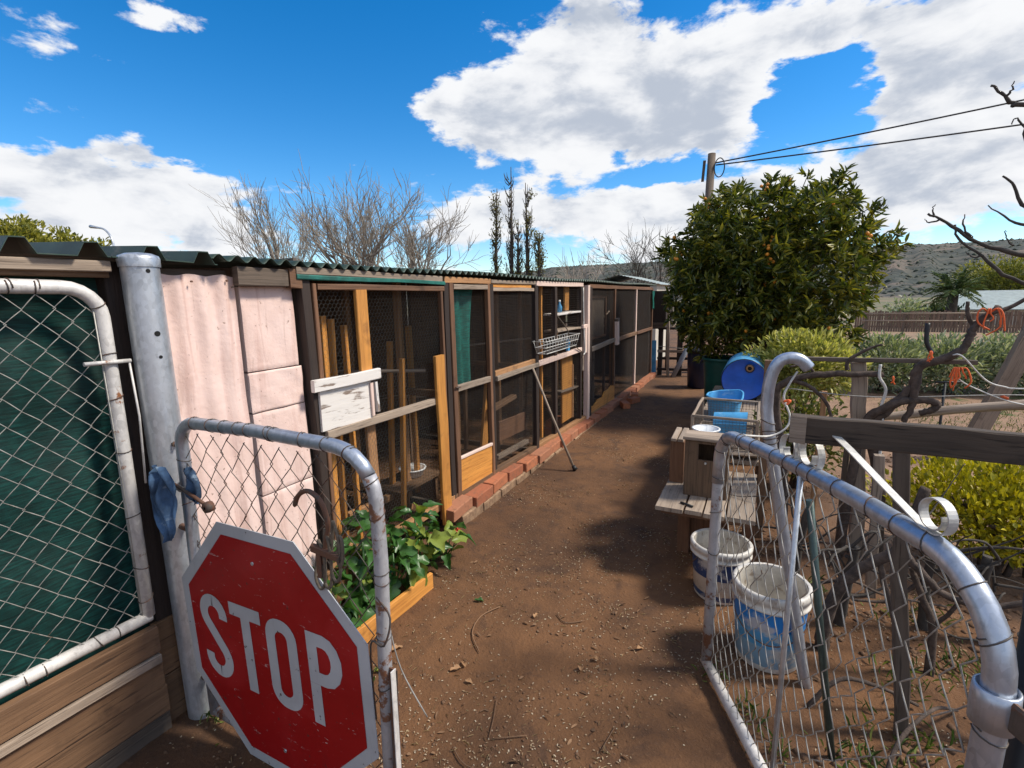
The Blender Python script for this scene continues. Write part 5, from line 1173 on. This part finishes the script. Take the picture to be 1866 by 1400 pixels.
B((.5, 6.6, .05), (1.9, 6.3, .04), .09, .05, (0, 0, 1)).build('timber', 'greydark', t)

# ------------------------------------------------------------------ bushes, hedges, trees with leaves
def bush(name, label, cat, c, rad3, n, L, W_, mat, group=None, up=.5, stems=7, lump=.25, box_=False, barkm='bark'):
    t = thing(name, label, cat, (c[0], c[1], gz(c[0], c[1])), group); b_ = np.array([c[0], c[1], gz(c[0], c[1])])
    C_ = np.array(c, float); R3 = np.array(rad3, float)
    if box_: d = rng.uniform(-1, 1, (n, 3)); m_ = np.max(np.abs(d), 1); d = d/m_[:, None]*(m_**.35)[:, None]; k_ = np.sign(d)*np.abs(d)
    else:
        d = rng.normal(0, 1, (n, 3)); d /= np.linalg.norm(d, axis=1)[:, None]; k_ = d*(rng.uniform(0, 1, n)**.4)[:, None]
    ph = rng.uniform(0, 6, 6)
    lum = 1+lump*(np.sin(d[:, 0]*5+ph[0])*np.sin(d[:, 1]*6+ph[1])+.6*np.sin(d[:, 2]*7+ph[2]+d[:, 0]*4))
    pos = C_+k_*R3*lum[:, None]; keep = pos[:, 2] > b_[2]+.03; pos = pos[keep]; dr = (k_/R3*R3.mean())[keep]+np.array([0, 0, up])
    v, f = leafcloud(pos-b_, dr, L, W_, .55, .4); link('crown', npmesh('crown', v, f, mat), t)
    for k in range(stems):
        a = random.uniform(0, 6.28); q_ = C_+R3*np.array([math.cos(a)*random.uniform(.2, .8), math.sin(a)*random.uniform(.2, .8), random.uniform(-.1, .6)])
        TB(spline([(c[0]+random.uniform(-.06, .06)*R3[0]*3, c[1]+random.uniform(-.06, .06)*3*R3[1], b_[2]-.03), tuple((C_+q_)/2-np.array([0, 0, R3[2]*.3])), tuple(q_)], 4), [.02*max(1, R3[2]), .017*max(1, R3[2])]+[.012*max(1, R3[2])]*6+[.006], 6).build('stem', barkm, t)
    return t
bush('golden_bush', 'low golden-yellow clipped bush at the garden edge near the beam', 'bush', (1.30, 3.55, .36), (.60, .40, .28), 6500, .045, .022, 'lf_yellow', None, .7, 9, .15)
bush('green_bush', 'small green bush tangled behind the vine trellis', 'bush', (.34, 4.5, .46), (.34, .28, .36), 1500, .05, .024, 'lf_tree', None, .5, 6)
bush('pale_hedge', 'pale yellow variegated hedge in front of the fruit tree', 'hedge', (.42, 5.9, .84), (.50, .34, .35), 5200, .075, .026, 'lf_pale', None, .6, 8, .15)
for k, (x, y) in enumerate(((1.75, 9.6), (2.55, 9.8), (3.4, 10.0), (4.3, 10.2), (5.3, 10.4))):
    bush('grey_green_hedge', ('grey-green hedge shrub next to the pale hedge', 'second grey-green hedge shrub from the pale hedge', 'middle grey-green hedge shrub behind the black hose stub', 'grey-green hedge shrub behind the leaning log post', 'last grey-green hedge shrub past the leaning log post')[k], 'shrub', (x, y, .42), (.56, .5, .46), 3000, .11, .03, 'lf_grey', 'grey-green hedge row', .6, 5, .12)
# fruit tree: trunk, limbs, twigs with leaf rosettes, fruit
def fruit_tree(label, base, C_, R3, nro, fruit=70):
    t = thing('fruit_tree', label, 'tree', base); bs = np.array(base); C_ = np.array(C_, float); R3 = np.array(R3, float)
    TB(spline([(base[0], base[1], -.05), (base[0]+.03, base[1], .5), (base[0]-.02, base[1], 1.0)]), [.12, .11, .11, .1, .1, .1, .1, .095, .09, .09, .085], 10).build('trunk', 'barkd', t)
    tips = []; limbs = MB()
    for k in range(16):
        a = k*2.4; el = random.uniform(.2, 1.2); e = C_+R3*.72*np.array([math.cos(a)*math.cos(el), math.sin(a)*math.cos(el), math.sin(el)*1.1-.25])
        TB(spline([(base[0], base[1], .8), tuple((np.array([base[0], base[1], 1.0])*.55+e*.45)+rng.normal(0, .08, 3)), tuple(e)], 5), [.05, .046, .042, .038, .034, .03, .026, .022, .018, .014, .01], 6).build('limb', 'barkd', t)
    ros = []; ph = rng.uniform(0, 6, 8)
    while len(ros) < nro:
        d = rng.normal(0, 1, 3); d /= (np.abs(d)**2.5).sum()**(1/2.5); r = random.random()**.36
        lump = 1-.13*math.exp(-((d[0]-.16)/.13)**2)*max(0, d[2])+.09*math.sin(d[0]*7+ph[0])*math.sin(d[2]*6+ph[1])+.09*math.sin(d[0]*13+d[2]*9+ph[2])+.07*math.sin(d[1]*11+ph[3])
        p = C_+d*R3*r*lump
        if r < .82 and math.sin(p[0]*3.1+ph[4])*math.sin(p[2]*3.3+ph[5])*math.sin(p[1]*2.9+ph[6]) > .32: continue
        if p[2] < .55+.42*max(0, min(1, (p[0]+.2)*1.2)): continue
        ros.append((p, d))
    # straggling shoots above and right of the crown
    for k in range(26):
        a = random.uniform(-.1, 2.6); d = np.array([math.cos(a), random.uniform(-.4, .4), math.sin(a)]); p = C_+d*R3*random.uniform(1.0, 1.14); ros.append((p, d))
        TB([tuple(C_+d*R3*.75), tuple(p)], [.008, .004], 4).build('twig', 'barkd', t)
    pos = []; dr = []
    for p, d in ros:
        m_ = random.randint(9, 14); ax_ = d+rng.normal(0, .45, 3)+np.array([0, 0, .45]); ax_ /= np.linalg.norm(ax_)
        for _ in range(m_):
            q_ = rng.normal(0, 1, 3); q_ -= ax_*np.dot(q_, ax_); q_ /= np.linalg.norm(q_)+1e-6; pos.append(p+ax_*random.uniform(-.05, .04)); dr.append(q_*.9+ax_*.65)
    v, f = leafcloud(np.array(pos)-bs, np.array(dr), .118, .034, .26, .3); link('crown', npmesh('crown', v, f, 'lf_loquat'), t)
    mb = MB()
    for p, d in random.sample(ros, fruit):
        q_ = p+d*.07
        for _ in range(random.randint(1, 3)):
            c = q_+rng.normal(0, .03, 3); lathe(mb, [(.001, -.021), (.014, -.015), (.021, 0), (.014, .015), (.001, .021)], tuple(c), 8)
    stuff(mb.build('fruit', 'fruit', t))
    return t
fruit_tree('round glossy dark green fruit tree dotted with orange fruit', (.02, 7.35, 0), (.0, 7.35, 1.80), (1.17, 1.05, 1.10), 2500, 80)
# ------------------------------------------------------------------ bare trees
def bare(name, label, base, h, spread, trunks, levels, r0, mat, group, seed, up=.35, kids=(3, 5), lean=(0, 0), wig=.10, ratio=(.55, .8), rmin=.014):
    R = random.Random(seed); t = thing(name, label, 'tree', base, group); tr, br = MB(), MB()
    def grow(p, d, L, r, lev):
        n = 4; pts = [p]; q_ = p.copy(); dd = d.copy()
        for i in range(n):
            dd = (dd+V((R.gauss(0, wig), R.gauss(0, wig), R.gauss(0, wig)+up*.10))).normalized(); q_ = q_+dd*(L/n); pts.append(q_.copy())
        rs = [r*(1-.55*i/n) for i in range(n+1)]
        tube(tr if lev == 0 else br, pts, rs, 6 if lev < 2 else 3, caps=False)
        if lev >= levels: return
        k = R.randint(*kids)
        for i in range(k):
            f = R.uniform(.3, 1.0) if i else 1.0; j = min(n-1, int(f*n)); b_ = pts[j]+(pts[j+1]-pts[j])*(f*n-j) if j < n else pts[-1]
            s = dd.cross(V((R.gauss(0, 1), R.gauss(0, 1), R.gauss(0, 1)))).normalized(); an = R.uniform(.35, .8)*spread
            nd = (dd*math.cos(an)+s*math.sin(an)+V((0, 0, up*.5))).normalized()
            grow(b_, nd, L*R.uniform(*ratio), max(r*.56*R.uniform(.7, 1.1), rmin), lev+1)
    for k in range(trunks):
        a = k*6.28/max(1, trunks)+R.uniform(0, 1); o_ = .0 if trunks == 1 else .25
        d = V((math.cos(a)*o_*spread+lean[0], math.sin(a)*o_*spread+lean[1], 1)).normalized()
        grow(V(base)+V((math.cos(a)*o_*.5, math.sin(a)*o_*.5, -.1)), d, h*.42, r0, 0)
    tr.build('trunk', mat, t); br.build('branches', mat, t); return t
G1 = 'bare winter trees behind the aviary'
bare('bare_tree', 'broad rounded bare tree, largest of those behind the aviary roof', (-23.0, 25, -.45), 10.0, .92, 8, 4, .17, 'barkg', G1, 3, .34, (3, 4), rmin=.017)
bare('bare_tree', 'narrower bare tree standing to the street lamp side of the big bare tree', (-31.0, 25, -.45), 9.6, .68, 5, 4, .15, 'barkg', G1, 12, .42, (3, 4), rmin=.017)
bare('bare_tree', 'low spreading bare tree leaning out toward the poplars', (-19.8, 25, -.45), 7.8, .9, 5, 4, .14, 'barkg', G1, 21, .28, (3, 4), (.22, 0), rmin=.017)
bare('bare_tree', 'small dark bare tree beside the fruit tree crown', (-3.3, 16, -.14), 3.6, .95, 3, 4, .06, 'barkd', G1, 33, .3, (3, 5), rmin=.007)
bare('bare_tree', 'thin pale bare tree over the pale green roof', (-8.1, 25, -.45), 4.4, .8, 3, 3, .07, 'barkg', G1, 41, .35, (3, 4))
def poplar(label, base, h, seed, leafy):
    R = random.Random(seed); t = thing('poplar_tree', label, 'tree', base, 'row of poplars'); b_ = V(base)
    TB([b_, b_+V((R.uniform(-.1, .1), 0, h*.5)), b_+V((R.uniform(-.15, .15), 0, h))], [.16, .11, .02], 6).build('trunk', 'barkd', t)
    mb = MB(); pos = []
    for k in range(90):
        z = h*R.uniform(.12, .93); a = R.uniform(0, 6.28); L = R.uniform(.5, 1.2)*(1-.5*z/h); p = b_+V((0, 0, z))
        e = p+V((math.cos(a)*.28, math.sin(a)*.28, L)); e2 = p+V((math.cos(a)*.2, math.sin(a)*.2, L*.45)); tube(mb, [p, e2, e], [.03, .022, .009], 3, caps=False)
        if R.random() < leafy*(1.25-z/h) or (leafy > .5 and R.random() < .5):
            for _ in range(20): f = R.uniform(.2, 1); pos.append(tuple(p+(e-p)*f+V((R.gauss(0, .10), R.gauss(0, .10), R.gauss(0, .1)))-b_))
    mb.build('branches', 'barkd', t)
    if pos:
        v, f = leafcloud(np.array(pos), np.tile(np.array([[0, 0, .5]]), (len(pos), 1)), .13, .06, .8); link('crown', npmesh('crown', v, f, 'lf_poplar'), t)
for lab, x, h, s, lf in (('leafy narrow poplar at the bare-tree end of the poplar row', -13.55, 7.9, 1, .8), ('tallest poplar, nearly bare and thin at the top', -12.70, 8.9, 2, .15), ('short half-bare poplar between the tallest and the next', -12.2, 6.2, 3, .4), ('tall sparse poplar with tufted top', -11.60, 8.0, 4, .35), ('yellow-green leafy poplar at the hill end of the row', -11.0, 5.4, 5, .95)):
    poplar(lab, (x, 25, -.45), h, s, lf)
# branches of a bare tree reaching in from the right
t = thing('bare_tree', 'bare dark tree reaching knobbly branches over the garden fence', 'tree', (2.9, 5.2, 0))
TB(spline([(2.9, 5.2, -.05), (2.85, 5.2, 1.0), (2.8, 5.15, 1.9), (2.75, 5.1, 2.8), (2.7, 5.1, 3.6)]), [.09]*8+[.07]*9, 10).build('trunk', 'barkd', t)
for pts, r in (([(2.76, 5.12, 2.6), (2.1, 5.05, 2.78), (1.55, 5, 2.863), (1.496, 5, 2.88), (1.419, 5, 2.966), (1.361, 5, 3.031)], .022), ([(1.451, 5, 2.942), (1.475, 5, 2.98), (1.48, 5, 3.025)], .009), ([(1.72, 5.02, 2.86), (1.60, 5, 2.62), (1.569, 5, 2.705), (1.528, 5, 2.784), (1.495, 5, 2.75)], .010), ([(2.8, 5.15, 1.95), (2.2, 5.05, 2.0), (1.673, 5, 2.15), (1.568, 5, 2.317), (1.499, 5, 2.401)], .018), ([(2.0, 5.03, 2.05), (1.719, 5, 2.03), (1.566, 5, 2.089), (1.433, 5, 2.194)], .014), ([(2.82, 5.2, 1.55), (2.2, 5.1, 1.72), (1.776, 5, 1.80), (1.53, 5, 1.877), (1.364, 5, 1.967), (1.206, 5, 2.099), (1.083, 5, 2.17)], .024), ([(1.364, 5, 1.967), (1.314, 5, 2.05), (1.304, 5, 2.143)], .010), ([(2.85, 5.2, 1.2), (2.3, 5.1, 1.4), (1.805, 5, 1.58), (1.581, 5, 1.696), (1.441, 5, 1.842), (1.284, 5, 1.972), (1.257, 5, 2.075)], .021), ([(1.446, 5, 1.84), (1.40, 5, 1.83), (1.344, 5, 1.859)], .009), ([(1.13, 5, 2.14), (1.11, 5, 2.20), (1.12, 5, 2.235)], .007), ([(1.16, 5, 2.12), (1.10, 5, 2.105), (1.07, 5, 2.13)], .007), ([(1.61, 5, 1.9), (1.56, 5, 1.96), (1.55, 5, 2.02)], .007)):
    P_ = spline(pts, 4); n = len(P_); TB([p+V((random.gauss(0, .004), random.gauss(0, .004), random.gauss(0, .004))) for p in P_], [r*(1-.7*i/(n-1))*random.uniform(.85, 1.25) for i in range(n)], 6).build('branch', 'barkd', t)

# ------------------------------------------------------------------ far things
def leaf_tree(label, base, C_, R3, n, mat, group, L=.28):
    t = bush('leafy_tree', label, 'tree', C_, R3, n, L, L*.45, mat, group, .2, 6, .28, barkm='barkd')
    TB([(C_[0], C_[1], gz(C_[0], C_[1])-.2), (C_[0], C_[1], C_[2])], [.25, .12], 8).build('trunk', 'barkd', t); return t
G2 = 'leafy trees beyond the roof and fence'
leaf_tree('tall yellow-green tree beyond the ribbed green roof', None, (-58.5, 20, 4.6), (4.6, 3.0, 4.2), 15000, 'lf_olive', G2, .5)
leaf_tree('smaller rounded green tree beside the street lamp', None, (-49.0, 20, 3.6), (3.2, 2.2, 3.0), 10000, 'lf_olive', G2, .42)
leaf_tree('low dark bush line past the street lamp', None, (-40, 22, 2.6), (3.4, 1.6, 2.3), 6000, 'lf_dark', G2, .35)
leaf_tree('low green shrub under the bare trees', None, (-25.5, 26, 2.0), (3.5, 2.0, 1.6), 2500, 'lf_dark', G2, .35)
leaf_tree('rounded green tree with sunlit top behind the palm', None, (20.5, 64, .9), (3.6, 2.2, 2.8), 6500, 'lf_tree', G2, .35)
leaf_tree('yellow-green tree peeping over the rounded tree by the palm', None, (21.8, 68, 2.0), (4.2, 2.2, 2.6), 5000, 'lf_olive', G2, .35)
leaf_tree('dusty olive shrub between fruit tree and palm', None, (9.0, 44, -.4), (1.2, 1.0, 1.2), 1600, 'lf_grey', G2, .3)
leaf_tree('dark evergreen clump behind the lath fence under the palm', None, (11.9, 49, -.6), (1.6, 1.0, 1.0), 2500, 'lf_dark', G2, .3)
t = thing('street_lamp', 'thin street lamp with curved arm beyond the roof', 'street lamp', (-42.3, 20, gz(0, 20)))
TB(spline([(-42.3, 20, -.3), (-42.4, 20, 3.5), (-42.55, 20, 5.5), (-42.75, 20, 6.4), (-43.5, 20, 7.02), (-44.6, 20, 7.25)]), [.09]*8+[.07]*18, 8).build('mast', 'galv', t); TB([(-44.5, 20, 7.24), (-45.4, 20, 7.38)], [.09, .12], 8).build('lamp_head', 'galv', t)
# palm
t = thing('palm_tree', 'feathery date palm behind the lath fence', 'tree', (12.0, 46, gz(12, 46))); pb = V((12.0, 46, gz(12, 46)))
TB([pb, pb+V((0, 0, 2.5))], [.35, .3], 10).build('trunk', 'barkd', t)
for k in range(34):
    a = k*2.4; el = random.uniform(-.3, 1.35); L = random.uniform(1.7, 2.3); P_ = []
    d = V((math.cos(a)*math.cos(el), math.sin(a)*math.cos(el), math.sin(el)))
    for i in range(8): f = i/7; P_.append(V((0, 0, 2.5))+d*L*f+V((0, 0, -.75*f*f*(1.2-max(0, el)*.5))))
    pos = []; dr = []
    for i in range(46):
        f = .08+.92*i/46; j = min(6, int(f*7)); p = P_[j]+(P_[j+1]-P_[j])*(f*7-j); tg = (P_[j+1]-P_[j]).normalized(); s = tg.cross(V((0, 0, 1))).normalized()*(1 if i % 2 else -1)
        pos.append(tuple(p)); dr.append(tuple(s*.8+tg*.8+V((0, 0, -.15))))
    v, f = leafcloud(np.array(pos), np.array(dr), .5, .045, .08, .5); link('frond', npmesh('frond', v, f, 'lf_palm'), t)
# house on the right
t = thing('green_roof_house', 'low house with pale grey-green metal roof beyond the lath fence', 'building', (18, 56, gz(0, 56)))
zb = gz(0, 56)
MB().add([(14.4, 54.5, -.15), (26, 54.5, -.15), (26, 59, 1.35), (15.8, 59, 1.35), (14.4, 54.5, -.23), (26, 54.5, -.23)], [[0, 1, 2, 3], [0, 4, 5, 1], [0, 3, 4]]).build('roof', 'roofp', t)
box(MB(), (14.9, 55, zb-.1), (25.5, 58.8, -.2)).build('wall', 'cream', t)
for x in (16.5, 19.5, 22.5): wn = B((x, 54.98, zb+.35), (x, 54.98, zb+1.1), .9, .04, (0, 1, 0)).build('window', 'navy', t); B((x-.5, 54.94, zb+.32), (x+.5, 54.94, zb+.32), .06, .06, (0, 1, 0)).build('sill', 'cream', wn)
# lath fence, pickets one by one
t = thing('lath_fence', 'dark wooden lath fence across the far pen', 'fence', (9.5, 36, gz(0, 36))); zb = gz(0, 36)
PK = [B((0, 0, 0), (0, 0, h_), .10, .03, (0, 1, 0), seg=1).mesh('lath', M['lath']) for h_ in (1.15, 1.19, 1.24, 1.12)]
for k in range(84):
    x = 5.0+k*.118; inst('lath', random.choice(PK), t, (x-9.5, random.uniform(-.02, .02), 0), (0, random.uniform(-.02, .02), random.uniform(-.2, .2)))
for z in (.3, .95): B((4.9, 36.04, zb+z), (15, 36.04, zb+z), .07, .04, (0, 1, 0)).build('rail', 'lath', t)
t = thing('rail_fence', 'low two-rail fence of thin poles in front of the lath fence', 'fence', (7.5, 30, gz(0, 30))); zb = gz(0, 30)
for x in (4.6, 6.1, 7.6, 9.1): B((x, 30, zb), (x, 30, zb+1.12), .06, .06, (0, 1, 0)).build('post', 'greydark', t)
for z in (.72, 1.07): TB([(4.4, 29.97, zb+z), (9.2, 29.97, zb+z+.02)], .03, 6).build('rail', 'grey', t)

# ------------------------------------------------------------------ ground litter
def on_path(n, x0=-1.75, x1=.1, y0=.7, y1=6.5, bias=1.6):
    x = rng.uniform(x0, x1, n*3); y = y0+(y1-y0)*rng.uniform(0, 1, n*3)**bias
    k_ = np.argsort(-(vnoise(x, y, 2.3, 11)+.7*vnoise(x, y, 7, 12)+rng.uniform(-.35, .35, n*3)))[:n]; x, y = x[k_], y[k_]
    return np.stack([x, y, np.array([zg(a, b_) for a, b_ in zip(x, y)])], 1)
n = 6500; pos = on_path(n, -1.85, .9); pos[:, 2] += .003; dd = rng.normal(0, 1, (n, 3)); dd[:, 2] *= .12
v, f = leafcloud(pos, dd, .0105, .0055, .05, 1.2); tag(link('seed_husks', npmesh('seed_husks', v, f, 'seed')), 'pale seed husks scattered over the earth path', 'seeds', kind='stuff')
n = 1500; pos = on_path(n, -1.85, 1.0, .7, 5, 1.3); pos[:, 2] += .004; dd = rng.normal(0, 1, (n, 3)); dd[:, 2] *= .15
v, f = leafcloud(pos, dd, .028, .0022, .05, 1.2); tag(link('chaff', npmesh('chaff', v, f, 'straw')), 'bits of chaff and straw on the earth path', 'chaff', kind='stuff')
def clods(n, x0, x1, y0, y1, s0, s1, bias=1.4):
    p = on_path(n, x0, x1, y0, y1, bias); s = s0+(s1-s0)*rng.uniform(0, 1, n)**3
    v = p[:, None, :]+OCT[None]*s[:, None, None]*rng.uniform(.6, 1.3, (n, 6, 1))*np.array([1, 1, .6]); return v.reshape(-1, 3), (OCF[None]+(np.arange(n)*6)[:, None, None]).reshape(-1, 3)
v1, f1 = clods(4200, -1.85, .3, .7, 7, .0025, .011); v2, f2 = clods(4200, .0, 2.2, 1.3, 6.5, .004, .028, 1.2)
tag(link('soil_crumbs', npmesh('soil_crumbs', np.concatenate([v1, v2]), np.concatenate([f1, f2+len(v1)]), 'clod')), 'crumbs and clods of brown soil over path and bed', 'soil', kind='stuff')
n = 420; pos = on_path(n, -1.85, 1.6, .7, 6, 1.2); pos[:, 2] += .006; dd = rng.normal(0, 1, (n, 3)); dd[:, 2] *= .15
v, f = leafcloud(pos, dd, .032, .012, .05, 1.0); tag(link('leaf_litter', npmesh('leaf_litter', v, f, 'lf_litter')), 'small brown leaf litter scattered over path and bed', 'leaf litter', kind='stuff')
# weeds and grass tufts
pos = []; dr = []
for x, y, n, s in ((.42, 1.75, 40, .07), (.55, 1.95, 40, .08), (.62, 2.3, 30, .08), (.9, 2.5, 40, .08), (.05, 1.86, 14, .03), (.12, 1.72, 14, .03), (-.10, 2.0, 10, .03), (.75, 2.9, 30, .08), (1.0, 2.0, 30, .08), (.45, 1.45, 40, .06), (.33, 1.35, 20, .05), (-1.82, 1.0, 30, .05), (.3, 2.9, 30, .07)):
    for _ in range(n*2): px, py = x+random.gauss(0, s), y+random.gauss(0, s); pos.append((px, py, zg(px, py))); dr.append((random.gauss(0, .5), random.gauss(0, .5), .8))
for _ in range(1800): px, py = random.uniform(1.5, 4.2), random.uniform(6.6, 8.8); pos.append((px, py, 0)); dr.append((random.gauss(0, .4), random.gauss(0, .4), 1))
v, f = leafcloud(np.array(pos), np.array(dr), .055, .006, .2); tag(link('grass_tufts', npmesh('grass_tufts', v, f, 'grass')), 'sparse green grass blades and weeds in the soil', 'grass', kind='stuff')
# single leaves and twigs on the path
def fallen(label, x, y, L, mk, rz, grp, tw=.12):
    mb = leafmesh(random.randint(0, 9), 6, .12); mb.v = [(p[0]*L, p[1]*L*.8, p[2]*L+.006) for p in mb.v]
    o = mb.build('fallen_leaf', mk, None, (0, 0, 0)); o.location = (x, y, zg(x, y)+.003); o.rotation_euler = (random.uniform(-tw, tw), random.uniform(-.05, tw), rz); tag(o, label, 'leaf', grp)
LB = [('curled tan leaf on the path by the edging board', -1.43, 1.53, .06, 'lf_dry', 1.2), ('purple-black pointed leaf near the channel stake', -1.26, 1.30, .06, 'lf_purple', .3), ('green leaf scrap near the channel stake', -1.36, 1.32, .07, 'lf_broad', 2.2), ('white-green sprig beside the channel stake', -1.42, 1.40, .06, 'lf_broady', .6), ('larger tan leaf of the pair in the middle of the path', -1.12, 1.55, .05, 'lf_dry', .9), ('smaller tan leaf of the pair in the middle of the path', -1.07, 1.60, .04, 'lf_dry', 2.6), ('brown leaf just past the tan pair', -1.03, 1.53, .035, 'lf_dry', .2), ('bright tan leaf beyond the curved twig', -.93, 2.02, .045, 'lf_dry', 1.6), ('small green leaf beside the curved twig', -1.28, 2.02, .05, 'lf_broad', .4), ('tan leaf lying toward the open gate', -.60, 1.78, .045, 'lf_dry', 2.0), ('reddish leaf near the open gate foot', -.42, 2.02, .035, 'lf_dry', .7), ('dull leaf beside the reddish leaf', -.55, 1.88, .04, 'lf_dry', 3.0)]
for lb, x, y, L, mk, rz in LB: fallen(lb, x, y, L, mk, rz, 'fallen leaves on the path')
def twig(label, pts, r):
    P_ = spline([(x, y, zg(x, y)+.008) for x, y in pts], 4); o = TB(P_, [r]*(len(P_)-1)+[r*.5], 6).build('twig', 'plank', None, (pts[0][0], pts[0][1], 0)); tag(o, label, 'twig', 'twigs on the path')
twig('long curved pale twig on the path', [(-1.13, 2.03), (-1.18, 1.92), (-1.16, 1.80), (-1.06, 1.70)], .003); twig('forked thin twig, upright arm', [(-.86, 1.50), (-.83, 1.42), (-.80, 1.33)], .002); twig('straight thin twig beside the forked one', [(-.79, 1.33), (-.68, 1.40)], .002)
twig('short stick near the fallen tan leaf', [(-.84, 2.10), (-.78, 2.06), (-.70, 2.12)], .0025); twig('thick short stick lying crosswise on the path', [(-.92, 1.06), (-.82, 1.06), (-.71, 1.12)], .004); twig('curved twig in front of the crosswise stick', [(-.90, 1.24), (-.82, 1.20), (-.73, 1.22)], .0025); twig('thin twig slanting near the open gate', [(-.40, 1.58), (-.42, 1.46)], .0022)
# clean-up of helper data
for o in bpy.data.objects:
    if '_b' in o: del o['_b']
